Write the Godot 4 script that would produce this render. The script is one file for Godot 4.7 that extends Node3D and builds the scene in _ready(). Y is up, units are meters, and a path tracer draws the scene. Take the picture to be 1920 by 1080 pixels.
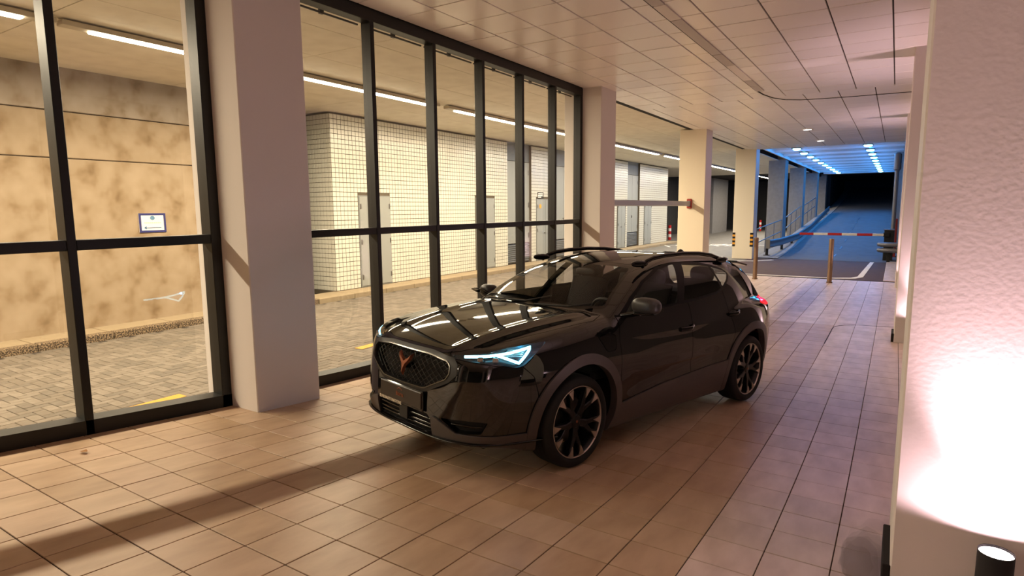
extends Node3D

# ------------------------------------------------------------------ helpers
class Sp:
	var x: PackedFloat64Array
	var tab := PackedFloat64Array()
	var lo := 0.0
	var k := 0.0
	func _init(pts: Array, count := 700) -> void:
		var n := pts.size() / 2
		var xs := PackedFloat64Array(); var ys := PackedFloat64Array(); var m := PackedFloat64Array()
		for i in n:
			xs.append(pts[2 * i]); ys.append(pts[2 * i + 1])
		m.resize(n)
		var h := PackedFloat64Array(); var d := PackedFloat64Array()
		for i in n - 1:
			h.append(xs[i + 1] - xs[i]); d.append((ys[i + 1] - ys[i]) / (xs[i + 1] - xs[i]))
		m[0] = d[0]; m[n - 1] = d[n - 2]
		for i in range(1, n - 1):
			if d[i - 1] * d[i] <= 0.0:
				m[i] = 0.0
			else:
				var w1 := 2.0 * h[i] + h[i - 1]; var w2 := h[i] + 2.0 * h[i - 1]
				m[i] = (w1 + w2) / (w1 / d[i - 1] + w2 / d[i])
		lo = xs[0]; k = (count - 1) / (xs[n - 1] - xs[0])
		var j := 0
		for q in count:
			var t := lo + q / k
			while j < n - 2 and t > xs[j + 1]:
				j += 1
			var u := clampf((t - xs[j]) / h[j], 0.0, 1.0)
			tab.append((2 * u * u * u - 3 * u * u + 1) * ys[j] + (u * u * u - 2 * u * u + u) * h[j] * m[j] + (-2 * u * u * u + 3 * u * u) * ys[j + 1] + (u * u * u - u * u) * h[j] * m[j + 1])
		tab.append(tab[count - 1])
	func at(t: float) -> float:
		var f := clampf((t - lo) * k, 0.0, tab.size() - 2.001)
		var i := int(f)
		return lerpf(tab[i], tab[i + 1], f - i)

class Mb:   # collects triangles; corners are given counter-clockwise as seen from outside
	var v := PackedVector3Array()
	var n := PackedVector3Array()
	var t := PackedInt32Array()
	func quad(a: Vector3, b: Vector3, c: Vector3, d: Vector3) -> void:
		var q := (b - a).cross(c - a)
		if q.length_squared() < 1e-16:
			q = (c - a).cross(d - a)
		q = q.normalized()
		var i := v.size()
		v.append(a); v.append(b); v.append(c); v.append(d)
		for z in 4:
			n.append(q)
		t.append(i); t.append(i + 2); t.append(i + 1); t.append(i); t.append(i + 3); t.append(i + 2)
	func tri(a: Vector3, b: Vector3, c: Vector3) -> void:
		var q := (b - a).cross(c - a).normalized()
		var i := v.size()
		v.append(a); v.append(b); v.append(c)
		for z in 3:
			n.append(q)
		t.append(i); t.append(i + 2); t.append(i + 1)
	func box(c: Vector3, s: Vector3, b := Basis()) -> Mb:
		var h := s * 0.5
		for ax in 3:
			for sg in [-1.0, 1.0]:
				var u := Vector3(); var w := Vector3(); var o := Vector3()
				o[ax] = h[ax] * sg; u[(ax + 1) % 3] = h[(ax + 1) % 3]; w[(ax + 2) % 3] = h[(ax + 2) % 3]
				if sg < 0.0:
					var x := u; u = w; w = x
				quad(c + b * (o - u - w), c + b * (o + u - w), c + b * (o + u + w), c + b * (o - u + w))
		return self
	func bev(c: Vector3, s: Vector3, e: float, b := Basis()) -> Mb:   # box with chamfered edges
		var h := s * 0.5
		for ax in 3:
			for sg in [-1.0, 1.0]:
				var u := Vector3(); var w := Vector3(); var o := Vector3()
				o[ax] = h[ax] * sg; u[(ax + 1) % 3] = h[(ax + 1) % 3] - e; w[(ax + 2) % 3] = h[(ax + 2) % 3] - e
				if sg < 0.0:
					var x := u; u = w; w = x
				quad(c + b * (o - u - w), c + b * (o + u - w), c + b * (o + u + w), c + b * (o - u + w))
		for ax in 3:
			var p := (ax + 1) % 3; var q := (ax + 2) % 3
			for sp in [-1.0, 1.0]:
				for sq in [-1.0, 1.0]:
					var l := Vector3(); l[ax] = h[ax] - e
					var a1 := Vector3(); a1[p] = h[p] * sp; a1[q] = (h[q] - e) * sq
					var a2 := Vector3(); a2[p] = (h[p] - e) * sp; a2[q] = h[q] * sq
					if sp * sq > 0.0:
						quad(c + b * (a1 - l), c + b * (a2 - l), c + b * (a2 + l), c + b * (a1 + l))
					else:
						quad(c + b * (a1 + l), c + b * (a2 + l), c + b * (a2 - l), c + b * (a1 - l))
		for sx in [-1.0, 1.0]:
			for sy in [-1.0, 1.0]:
				for sz in [-1.0, 1.0]:
					var g := Vector3(sx, sy, sz)
					var i := c + b * (Vector3(h.x, h.y - e, h.z - e) * g)
					var j := c + b * (Vector3(h.x - e, h.y, h.z - e) * g)
					var k := c + b * (Vector3(h.x - e, h.y - e, h.z) * g)
					if sx * sy * sz > 0.0:
						tri(i, j, k)
					else:
						tri(i, k, j)
		return self
	func grid(pts: Array, closed_u := false, flip := false) -> void:   # rows of equal length, smooth
		var r := pts.size(); var c: int = pts[0].size()
		var base := v.size()
		for i in r:
			for j in c:
				v.append(pts[i][j])
				var jm := (j - 1 + c) % c if closed_u else maxi(j - 1, 0)
				var jp := (j + 1) % c if closed_u else mini(j + 1, c - 1)
				var du: Vector3 = pts[i][jp] - pts[i][jm]
				var dv: Vector3 = pts[mini(i + 1, r - 1)][j] - pts[maxi(i - 1, 0)][j]
				var q := du.cross(dv)
				n.append((-q if flip else q).normalized())
		for i in r - 1:
			for j in (c if closed_u else c - 1):
				var a := base + i * c + j; var b := base + i * c + (j + 1) % c
				var d := a + c; var e := b + c
				if flip:
					t.append_array([a, b, d, b, e, d])
				else:
					t.append_array([a, d, b, b, d, e])
	func tube(path: Array, rad: float, seg := 8, cap := true, ry := 0.0) -> Mb:
		var rows := []
		var side := Vector3.UP
		for i in path.size():
			var d: Vector3 = (path[mini(i + 1, path.size() - 1)] - path[maxi(i - 1, 0)]).normalized()
			if i == 0:
				side = d.cross(Vector3.UP if absf(d.y) < 0.9 else Vector3.RIGHT).normalized()
			side = (side - d * side.dot(d)).normalized()
			var up := side.cross(d).normalized()
			var row := []
			for k in seg:
				var a := TAU * k / seg
				row.append(path[i] + side * cos(a) * rad + up * sin(a) * (ry if ry > 0.0 else rad))
			rows.append(row)
		grid(rows, true)
		if cap:
			for e in [0, rows.size() - 1]:
				for k in range(1, seg - 1):
					if e == 0:
						tri(rows[e][0], rows[e][k + 1], rows[e][k])
					else:
						tri(rows[e][0], rows[e][k], rows[e][k + 1])
		return self
	func lathe(prof: Array, o: Vector3, b: Basis, seg := 24, hard := false) -> Mb:   # prof: Vector2(radius, along b.y)
		var rows := []
		for p in prof:
			var row := []
			for k in seg:
				var a := TAU * k / seg
				row.append(o + b * Vector3(cos(a) * p.x, p.y, sin(a) * p.x))
			rows.append(row)
		if hard:
			for i in rows.size() - 1:
				for k in seg:
					quad(rows[i][(k + 1) % seg], rows[i][k], rows[i + 1][k], rows[i + 1][(k + 1) % seg])
		else:
			grid(rows, true, true)
		return self
	func extrude(poly: PackedVector2Array, d0: float, d1: float, xf: Transform3D, inset := 0.0) -> Mb:   # polygon in xf's xy, from z=d0 to z=d1
		var p := poly.duplicate()
		if Geometry2D.is_polygon_clockwise(p):
			p.reverse()
		var front := p
		if inset > 0.0:
			var off := Geometry2D.offset_polygon(p, -inset, Geometry2D.JOIN_MITER)
			if off.size() == 1 and off[0].size() == p.size():
				var best := 0
				for k in p.size():
					if off[0][k].distance_to(p[0]) < off[0][best].distance_to(p[0]):
						best = k
				front = PackedVector2Array()
				for k in p.size():
					front.append(off[0][(best + k) % p.size()])
		for side in 2:
			var f := front if side == 1 else p
			var idx := Geometry2D.triangulate_polygon(f)
			for i in range(0, idx.size(), 3):
				var a := f[idx[i]]; var b := f[idx[i + 1]]; var c := f[idx[i + 2]]
				if (b - a).cross(c - a) < 0.0:
					var x := b; b = c; c = x
				var z := d1 if side == 1 else d0
				if (side == 1) == (d1 > d0):
					tri(xf * Vector3(a.x, a.y, z), xf * Vector3(b.x, b.y, z), xf * Vector3(c.x, c.y, z))
				else:
					tri(xf * Vector3(a.x, a.y, z), xf * Vector3(c.x, c.y, z), xf * Vector3(b.x, b.y, z))
		for i in p.size():
			var j := (i + 1) % p.size()
			var a0 := xf * Vector3(p[i].x, p[i].y, d0); var b0 := xf * Vector3(p[j].x, p[j].y, d0)
			var a1 := xf * Vector3(front[i].x, front[i].y, d1); var b1 := xf * Vector3(front[j].x, front[j].y, d1)
			if d1 > d0:
				quad(a0, b0, b1, a1)
			else:
				quad(b0, a0, a1, b1)
		return self
	func mesh() -> ArrayMesh:
		var a := []
		a.resize(Mesh.ARRAY_MAX)
		a[Mesh.ARRAY_VERTEX] = v; a[Mesh.ARRAY_NORMAL] = n; a[Mesh.ARRAY_INDEX] = t
		var m := ArrayMesh.new()
		m.add_surface_from_arrays(Mesh.PRIMITIVE_TRIANGLES, a)
		return m

var taken := {}
func numbered(nm: String) -> String:
	var k: int = taken.get(nm, 0)
	taken[nm] = k + 1
	return nm if k == 0 else "%s_%03d" % [nm, k]

func tag(o: Node, label := "", category := "", group := "", kind := "") -> void:
	if label: o.set_meta("label", label)
	if category: o.set_meta("category", category)
	if group: o.set_meta("group", group)
	if kind: o.set_meta("kind", kind)

func thing(nm: String, label: String, category: String, at := Vector3.ZERO, group := "", kind := "") -> Node3D:
	var o := Node3D.new()
	o.name = numbered(nm); o.position = at
	add_child(o); tag(o, label, category, group, kind)
	return o

func part(nm: String, mesh: Variant, mat: Material, parent: Node) -> MeshInstance3D:
	var o := MeshInstance3D.new()
	o.name = nm
	o.mesh = mesh.mesh() if mesh is Mb else mesh
	o.material_override = mat
	if parent == self:
		o.name = numbered(nm); add_child(o)
	else:
		parent.add_child(o, true)
	return o

var rng := RandomNumberGenerator.new()

func noise_tex(freq: float, ramp: Array, seed_: int, kind := FastNoiseLite.TYPE_SIMPLEX_SMOOTH, octaves := 4, size := 512) -> NoiseTexture2D:
	var f := FastNoiseLite.new()
	f.noise_type = kind; f.frequency = freq; f.seed = seed_; f.fractal_octaves = octaves
	var t := NoiseTexture2D.new()
	t.width = size; t.height = size; t.seamless = true; t.noise = f
	if ramp.size():
		var g := Gradient.new()
		var offs := PackedFloat32Array(); var cols := PackedColorArray()
		for i in ramp.size():
			offs.append(ramp[i][0]); cols.append(ramp[i][1])
		g.offsets = offs; g.colors = cols
		t.color_ramp = g
	return t

func mat(c: Color, rough := 0.6, metal := 0.0, tex: Texture2D = null, scale := Vector3.ONE, bump: Texture2D = null, bump_cm := 0.0) -> StandardMaterial3D:
	var m := StandardMaterial3D.new()
	m.albedo_color = c; m.roughness = rough; m.metallic = metal
	if tex or bump:
		m.uv1_triplanar = true; m.uv1_world_triplanar = true; m.uv1_scale = scale; m.uv1_triplanar_sharpness = 6.0
	if tex:
		m.albedo_texture = tex
	if bump:
		m.heightmap_enabled = true; m.heightmap_texture = bump; m.heightmap_scale = bump_cm
	return m

func glow(c: Color, e: float) -> StandardMaterial3D:
	var m := StandardMaterial3D.new()
	m.albedo_color = Color(0.9, 0.9, 0.9); m.roughness = 0.4
	m.emission_enabled = true; m.emission = c; m.emission_energy_multiplier = e
	return m

func pane(a: float, c := Color(0.8, 0.85, 0.8)) -> StandardMaterial3D:
	var m := StandardMaterial3D.new()
	m.transparency = BaseMaterial3D.TRANSPARENCY_ALPHA
	m.albedo_color = Color(c.r, c.g, c.b, a); m.roughness = 0.0
	return m

func text(nm: String, s: String, size: float, depth: float, m: Material, parent: Node, xf: Transform3D, font := "Droid Sans", weight := 700) -> MeshInstance3D:
	var t := TextMesh.new()
	var f := SystemFont.new()
	f.font_names = PackedStringArray([font]); f.font_weight = weight
	t.font = f; t.text = s; t.font_size = 64; t.pixel_size = size / 46.0; t.depth = depth; t.curve_step = 2.0
	var o := part(nm, t, m, parent)
	o.transform = xf
	return o

# ------------------------------------------------------------------ measured place
const CEIL := 4.122
const GC := 4.16
const CAM := Vector3(0.0, 1.965, 0.0)
var cam_basis := Basis(Vector3(0.84525352, -0.00717537, -0.53431732), Vector3(-0.06343614, 0.9914917, -0.11366644), Vector3(0.53058679, 0.12997199, 0.83760668)).orthonormalized()
const FOCAL := 1132.04
var floor_sp: Sp

func fy(z: float) -> float:
	return floor_sp.at(-z)

func pixel(p: Vector3) -> Vector3:   # picture x, y and the depth of a point
	var q := cam_basis.inverse() * (p - CAM)
	return Vector3(960.0 + FOCAL * q.x / -q.z, 540.0 - FOCAL * q.y / -q.z, -q.z)

func seen_size(p: Vector3, nrm: Vector3, area: float) -> float:   # pixels that a small face covers, 0 outside the frame
	var s := pixel(p)
	if s.z < 0.3 or s.x < -60.0 or s.x > 1980.0 or s.y < -60.0 or s.y > 1140.0:
		return 0.0
	var d := p - CAM
	return area * FOCAL * FOCAL * absf(d.normalized().dot(nrm)) / (s.z * s.z)

var M := {}

func _ready() -> void:
	rng.seed = 7
	floor_sp = Sp.new([-14.0, 1.26, -10.0, 1.22, -6.0, 1.07, -3.0, 0.86, -1.5, 0.70, 0.0, 0.528, 1.32, 0.387, 1.92, 0.33, 2.52, 0.276, 3.12, 0.222, 3.75, 0.171, 4.65, 0.117, 5.73, 0.075, 7.5, 0.033, 10.2, 0.006, 13.5, 0.0, 60.0, 0.0], 2400)
	# ---- camera, sky, exposure
	var cam := Camera3D.new()
	cam.name = "camera"
	cam.fov = rad_to_deg(2.0 * atan(540.0 / FOCAL)); cam.near = 0.05; cam.far = 200.0
	cam.transform = Transform3D(cam_basis, CAM)
	add_child(cam); cam.current = true
	var we := WorldEnvironment.new()
	we.name = "surroundings"
	var env := Environment.new()
	env.background_mode = Environment.BG_COLOR
	env.background_color = Color(0.012, 0.012, 0.016)
	env.tonemap_mode = Environment.TONE_MAPPER_LINEAR
	env.tonemap_exposure = 1.2
	env.sdfgi_enabled = true; env.ssao_enabled = true; env.ssil_enabled = true
	we.environment = env
	add_child(we)
	materials()
	floor_tiles()
	ceiling_panels()
	pillars()
	glazing()
	garage()
	tunnel()
	far_end()
	lamps()
	car()

const WARM := Color(1.0, 0.925, 0.79)
const COOL := Color(1.0, 0.95, 0.86)
const PINK := Color(1.0, 0.84, 0.885)
const BLUE := Color(0.12, 0.56, 1.0)
const E_TUBE := 12.5
const E_UP := 5.8
const E_BLUE := 1.0

func materials() -> void:
	var grain := noise_tex(0.02, [[0.0, Color(0.93, 0.92, 0.91)], [0.5, Color(0.97, 0.965, 0.96)], [1.0, Color(1, 1, 1)]], 3)
	var streak := noise_tex(0.012, [[0.0, Color(0.88, 0.86, 0.84)], [0.55, Color(0.95, 0.94, 0.93)], [1.0, Color(1, 1, 1)]], 5, FastNoiseLite.TYPE_SIMPLEX_SMOOTH, 5)
	var fine := noise_tex(0.11, [], 8, FastNoiseLite.TYPE_SIMPLEX_SMOOTH, 3)
	var speck := noise_tex(0.16, [[0.0, Color(0.22, 0.2, 0.18)], [0.42, Color(0.45, 0.42, 0.38)], [0.6, Color(0.95, 0.9, 0.82)], [1.0, Color(1, 1, 1)]], 21, FastNoiseLite.TYPE_SIMPLEX, 2)
	var stain := noise_tex(0.007, [[0.0, Color(0.70, 0.63, 0.52)], [0.22, Color(0.84, 0.79, 0.71)], [0.45, Color(0.93, 0.905, 0.86)], [0.7, Color(0.97, 0.95, 0.92)], [1.0, Color(1, 0.99, 0.97)]], 33, FastNoiseLite.TYPE_SIMPLEX_SMOOTH, 7, 1024)
	M.tile_dark = []
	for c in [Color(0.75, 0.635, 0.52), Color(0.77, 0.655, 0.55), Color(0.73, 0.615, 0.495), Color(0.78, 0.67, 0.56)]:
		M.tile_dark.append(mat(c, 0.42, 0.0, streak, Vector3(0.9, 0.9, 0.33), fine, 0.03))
	M.tile_light = []
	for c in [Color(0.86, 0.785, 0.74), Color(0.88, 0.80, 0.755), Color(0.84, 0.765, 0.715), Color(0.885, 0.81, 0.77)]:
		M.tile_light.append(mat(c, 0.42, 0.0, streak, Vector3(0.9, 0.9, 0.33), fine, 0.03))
	M.grout = mat(Color(0.20, 0.13, 0.105), 0.9)
	M.panel = []
	for c in [Color(0.95, 0.92, 0.895), Color(0.96, 0.93, 0.91), Color(0.94, 0.91, 0.885)]:
		M.panel.append(mat(c, 0.27))
	M.gap = mat(Color(0.10, 0.07, 0.06), 0.9)
	M.plaster = mat(Color(0.88, 0.85, 0.83), 0.7, 0.0, null, Vector3(0.6, 0.6, 0.6), fine, 0.05)
	M.pier_paint = mat(Color(0.90, 0.85, 0.76), 0.6, 0.0, null, Vector3(0.6, 0.6, 0.6), fine, 0.03)
	M.black = mat(Color(0.022, 0.018, 0.016), 0.45)
	M.rubber = mat(Color(0.05, 0.05, 0.05), 0.7)
	M.glass = pane(0.06)
	M.concrete = mat(Color(0.63, 0.565, 0.48), 0.85, 0.0, stain, Vector3(0.3, 0.26, 0.3), fine, 0.08)
	M.concrete_grey = mat(Color(0.62, 0.58, 0.54), 0.85, 0.0, stain, Vector3(0.3, 0.26, 0.3), fine, 0.1)
	M.pier_bare = mat(Color(0.52, 0.505, 0.495), 0.85, 0.0, grain, Vector3(0.4, 0.4, 0.4), fine, 0.12)
	M.soffit = mat(Color(0.90, 0.87, 0.80), 0.8, 0.0, grain, Vector3(0.2, 0.2, 0.2))
	M.paver = []
	for c in [Color(0.45, 0.415, 0.37), Color(0.42, 0.385, 0.34), Color(0.47, 0.435, 0.39), Color(0.395, 0.365, 0.325)]:
		M.paver.append(mat(c, 0.85, 0.0, streak, Vector3(1.7, 1.7, 1.7), fine, 0.1))
	M.joint = mat(Color(0.17, 0.14, 0.12), 0.95)
	M.kerb = mat(Color(0.60, 0.53, 0.44), 0.9, 0.0, speck, Vector3(0.42, 0.42, 0.42), fine, 0.3)
	M.kerb_top = mat(Color(0.60, 0.535, 0.43), 0.9, 0.0, grain, Vector3(0.7, 0.7, 0.7))
	M.yellow = mat(Color(0.78, 0.58, 0.18), 0.7, 0.0, grain, Vector3(1, 1, 1))
	M.wall_tile = mat(Color(0.83, 0.82, 0.77), 0.25)
	M.wall_joint = mat(Color(0.36, 0.32, 0.26), 0.9)
	M.door = mat(Color(0.58, 0.59, 0.575), 0.45)
	M.door_trim = mat(Color(0.50, 0.51, 0.50), 0.45)
	M.louver = mat(Color(0.42, 0.44, 0.46), 0.5)
	M.asphalt = mat(Color(0.34, 0.33, 0.335), 0.8, 0.0, streak, Vector3(0.5, 0.5, 0.5), fine, 0.1)
	M.asphalt_brown = mat(Color(0.31, 0.215, 0.175), 0.75, 0.0, streak, Vector3(0.5, 0.5, 0.5), fine, 0.1)
	M.ramp = mat(Color(0.37, 0.37, 0.38), 0.75, 0.0, streak, Vector3(0.3, 0.3, 0.3), fine, 0.1)
	M.white = mat(Color(0.90, 0.88, 0.85), 0.6)
	M.steel = mat(Color(0.55, 0.54, 0.53), 0.35, 0.9)
	M.galv = mat(Color(0.48, 0.48, 0.50), 0.4, 0.6)
	M.bronze = mat(Color(0.58, 0.48, 0.40), 0.38, 0.75)
	M.red = mat(Color(0.72, 0.08, 0.08), 0.45)
	M.red_dull = mat(Color(0.60, 0.17, 0.11), 0.5)
	M.amber = mat(Color(0.90, 0.62, 0.10), 0.5)
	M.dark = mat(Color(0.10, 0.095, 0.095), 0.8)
	M.dark_wall = mat(Color(0.20, 0.19, 0.18), 0.85, 0.0, grain, Vector3(0.3, 0.3, 0.3))
	M.bare_metal = mat(Color(0.74, 0.71, 0.69), 0.5)
	M.tube = glow(Color(1.0, 0.95, 0.84), 22.0)
	M.lamp_white = glow(Color(1.0, 0.97, 0.95), 6.0)
	M.lamp_blue = glow(Color(0.50, 0.88, 1.0), 9.0)
	M.housing = mat(Color(0.72, 0.68, 0.60), 0.5)

# ------------------------------------------------------------------ the setting
func ranked(list: Array, most: int) -> void:   # marks the entries of list that show largest
	list.sort_custom(func(a, b): return a.seen > b.seen)
	for i in list.size():
		list[i].single = i < most and list[i].seen > 0.0

func floor_tiles() -> void:
	var bed := Mb.new()
	var zs := []
	var z := 13.0
	while z > -18.7:
		zs.append(z); z -= 0.3
	zs.append(-18.66)
	for i in zs.size() - 1:
		var a: float = zs[i]; var b: float = zs[i + 1]
		var ya := fy(a) - 0.006; var yb := fy(b) - 0.006
		bed.quad(Vector3(-5.12, ya, a), Vector3(2.9, ya, a), Vector3(2.9, yb, b), Vector3(-5.12, yb, b))
		bed.quad(Vector3(-5.12, -0.3, a), Vector3(-5.12, ya, a), Vector3(-5.12, yb, b), Vector3(-5.12, -0.3, b))
	bed.quad(Vector3(-5.12, -0.3, 13.0), Vector3(2.9, -0.3, 13.0), Vector3(2.9, 1.25, 13.0), Vector3(-5.12, 1.25, 13.0))
	bed.quad(Vector3(-5.12, -0.3, 13.0), Vector3(-5.12, -0.3, -18.66), Vector3(2.9, -0.3, -18.66), Vector3(2.9, -0.3, 13.0))
	var fl := part("floor", bed, M.grout, self)
	tag(fl, "square clay tile floor sloping down along the corridor under the car", "floor", "", "structure")
	var list := []
	for k in range(-14, 13):
		for r in range(-46, 58):
			var x := -0.762 + 0.3 * k + 0.15
			var zc := -1.316 - 0.3 * r - 0.15
			if zc < -18.55 or zc > 12.4:
				continue
			var z0 := zc + 0.1485; var z1 := zc - 0.1485
			var s := (fy(z1) - fy(z0)) / (z1 - z0)
			var nn := Vector3(0, 1, -s).normalized()
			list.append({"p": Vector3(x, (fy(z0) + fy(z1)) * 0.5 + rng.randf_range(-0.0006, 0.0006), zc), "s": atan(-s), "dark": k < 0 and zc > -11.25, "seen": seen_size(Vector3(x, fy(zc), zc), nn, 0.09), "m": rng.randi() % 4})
	ranked(list, 300)
	var one := Mb.new()
	one.bev(Vector3(0, -0.008, 0), Vector3(0.2945, 0.016, 0.2945), 0.0016)
	var mesh := one.mesh()
	var rest := [[], [], [], [], [], [], [], []]
	for q in list:
		var xf := Transform3D(Basis(Vector3.RIGHT, q.s), q.p)
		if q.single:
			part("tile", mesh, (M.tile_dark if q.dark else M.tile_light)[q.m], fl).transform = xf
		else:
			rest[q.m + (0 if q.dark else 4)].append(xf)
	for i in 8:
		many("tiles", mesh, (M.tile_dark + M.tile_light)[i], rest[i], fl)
	# the guide track of the sliding wall, let into the floor
	var tr := Mb.new()
	var path := []
	for i in 9:
		path.append(Vector3(-0.762, 0, -9.6 - 0.17 * i))
	for i in range(1, 9):
		var a := PI * 0.5 * i / 8.0
		path.append(Vector3(-0.762 + 0.5 * (1.0 - cos(a)), 0, -10.96 - 0.5 * sin(a)))
	path.append(Vector3(0.2, 0, -11.55))
	for i in path.size() - 1:
		var a: Vector3 = path[i]; var b: Vector3 = path[i + 1]
		var m := (a + b) * 0.5; m.y = fy(m.z) + 0.0005
		tr.box(m, Vector3(0.012, 0.004, a.distance_to(b) + 0.004), Basis.looking_at(b - a, Vector3.UP))
	part("guide_track", tr, M.gap, fl)
	# dirt washed against the foot of the large right-hand pillar
	var dm := mat(Color(0.10, 0.065, 0.05, 0.06), 0.9)
	dm.transparency = BaseMaterial3D.TRANSPARENCY_ALPHA
	for k in 6:
		var poly := PackedVector2Array()
		var c := Vector2(0.0 - 0.012 * k, -3.42 + 0.03 * k)
		for i in 18:
			var a := TAU * i / 18.0
			var rr := (0.30 - 0.030 * k) * (1.0 + rng.randf_range(-0.16, 0.16))
			poly.append(c + Vector2(cos(a) * rr * 0.45, sin(a) * rr * 1.5))
		var sm := Mb.new()
		for i in 18:
			var pa := poly[i]; var pb := poly[(i + 1) % 18]
			var e := 0.0012 + 0.0004 * k
			sm.tri(Vector3(c.x, fy(c.y) + e, c.y), Vector3(pb.x, fy(pb.y) + e, pb.y), Vector3(pa.x, fy(pa.y) + e, pa.y))
		part("dirt_stain", sm, dm, fl)

func many(nm: String, mesh: Mesh, m: Material, where: Array, parent: Node) -> void:
	if where.is_empty():
		return
	var mm := MultiMesh.new()
	mm.transform_format = MultiMesh.TRANSFORM_3D
	mm.mesh = mesh
	mm.instance_count = where.size()
	for i in where.size():
		mm.set_instance_transform(i, where[i])
	var o := MultiMeshInstance3D.new()
	o.name = nm; o.multimesh = mm; o.material_override = m
	parent.add_child(o, true)
	o.set_meta("kind", "stuff")

func ceiling_panels() -> void:
	var slab := Mb.new()
	slab.box(Vector3(-1.1, CEIL + 0.16, -5.8), Vector3(8.0, 0.28, 37.6))
	var ce := part("ceiling", slab, M.gap, self)
	tag(ce, "square metal panel ceiling over the corridor", "ceiling", "", "structure")
	var list := []
	for k in range(-9, 6):
		for r in range(-31, 32):
			var zc := -5.945 - 0.605 * r - 0.3025
			var x := -0.174 + 0.602 * k + 0.301
			var sx := 0.602
			if zc < -24.4 or zc > 12.4:
				continue
			if zc < -13.0:
				x += 0.30
			var x0 := maxf(x - sx * 0.5, -4.94); var x1 := minf(x + sx * 0.5, 2.9)
			if x1 - x0 < 0.04:
				continue
			if k == -8 and zc > -13.0:
				zc -= 0.06
			list.append({"p": Vector3((x0 + x1) * 0.5, CEIL + rng.randf_range(-0.001, 0.001), zc), "w": x1 - x0, "far": zc < -13.0, "seen": seen_size(Vector3(x, CEIL, zc), Vector3.UP, 0.36), "m": rng.randi() % 3})
	ranked(list, 300)
	var shapes := {}
	var rest := [[], [], []]
	for q in list:
		var w := snappedf(q.w, 0.001)
		var key := "%.3f%s" % [w, q.far]
		if not shapes.has(key):
			var b := Mb.new()
			b.bev(Vector3(0, 0.012, 0), Vector3(w - 0.016, 0.024, 0.590 if not q.far else 0.600), 0.003)
			shapes[key] = b.mesh()
		var xf := Transform3D(Basis(Vector3.RIGHT, rng.randf_range(-0.001, 0.001)), q.p)
		if q.single:
			part("ceiling_panel", shapes[key], M.panel[q.m], ce).transform = xf
		else:
			many("ceiling_panels", shapes[key], M.panel[q.m], [xf], ce)
	# ceiling track of the sliding wall
	var rail := Mb.new()
	var strips := []
	var z := 2.0
	var i := 0
	while z > -12.3:
		var l := [1.9, 0.8, 1.3, 0.6][i % 4] as float
		var zz := maxf(z - l, -12.35)
		var s := Mb.new()
		s.bev(Vector3(-2.295, CEIL - 0.006, (z + zz) * 0.5), Vector3(0.135, 0.016, z - zz - 0.02), 0.003)
		strips.append([s, i % 3 != 1])
		z = zz; i += 1
	var o := thing("ceiling_track", "grey patched strip let into the corridor ceiling ending in a curved groove", "track", Vector3.ZERO, "", "")
	for s in strips:
		part("cover_strip", s[0], M.bare_metal if s[1] else M.white, o)
	var path := [Vector3(-2.37, 0, 2.0), Vector3(-2.36, 0, -12.2), Vector3(-2.32, 0, -12.8), Vector3(-2.22, 0, -13.3), Vector3(-2.06, 0, -13.62), Vector3(-1.8, 0, -13.83), Vector3(-1.4, 0, -13.95), Vector3(-0.9, 0, -14.02), Vector3(0.1, 0, -14.11)]
	for k in path.size() - 1:
		var a: Vector3 = path[k]; var b: Vector3 = path[k + 1]
		var m := (a + b) * 0.5; m.y = CEIL - 0.004
		rail.box(m, Vector3(0.024, 0.01, a.distance_to(b) + 0.01), Basis.looking_at(b - a, Vector3.UP))
	part("groove", rail, M.gap, o)
	# wall behind the camera and the dark facade beyond the right-hand pillars
	var wb := part("wall_back", Mb.new().box(Vector3(-5.2, 2.2, 13.0), Vector3(19.4, 4.6, 0.2)), M.dark_wall, self)
	tag(wb, "plain wall closing the corridor behind the viewer", "wall", "", "structure")
	var wr := Mb.new()
	wr.box(Vector3(3.0, 2.0, -6.6), Vector3(0.2, 4.6, 39.6))
	tag(part("wall_right", wr, mat(Color(0.38, 0.345, 0.335), 0.8), self), "plain wall beyond the right hand pillars", "wall", "", "structure")

func pillar(nm: String, label: String, c: Vector3, s: Vector3, m: Material) -> Node3D:
	var o := part(nm, Mb.new().bev(Vector3(c.x, (c.y + s.y) * 0.5, c.z), Vector3(s.x, s.y - c.y, s.z), 0.008), m, self)
	tag(o, label, "pillar", "", "structure")
	return o

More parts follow.
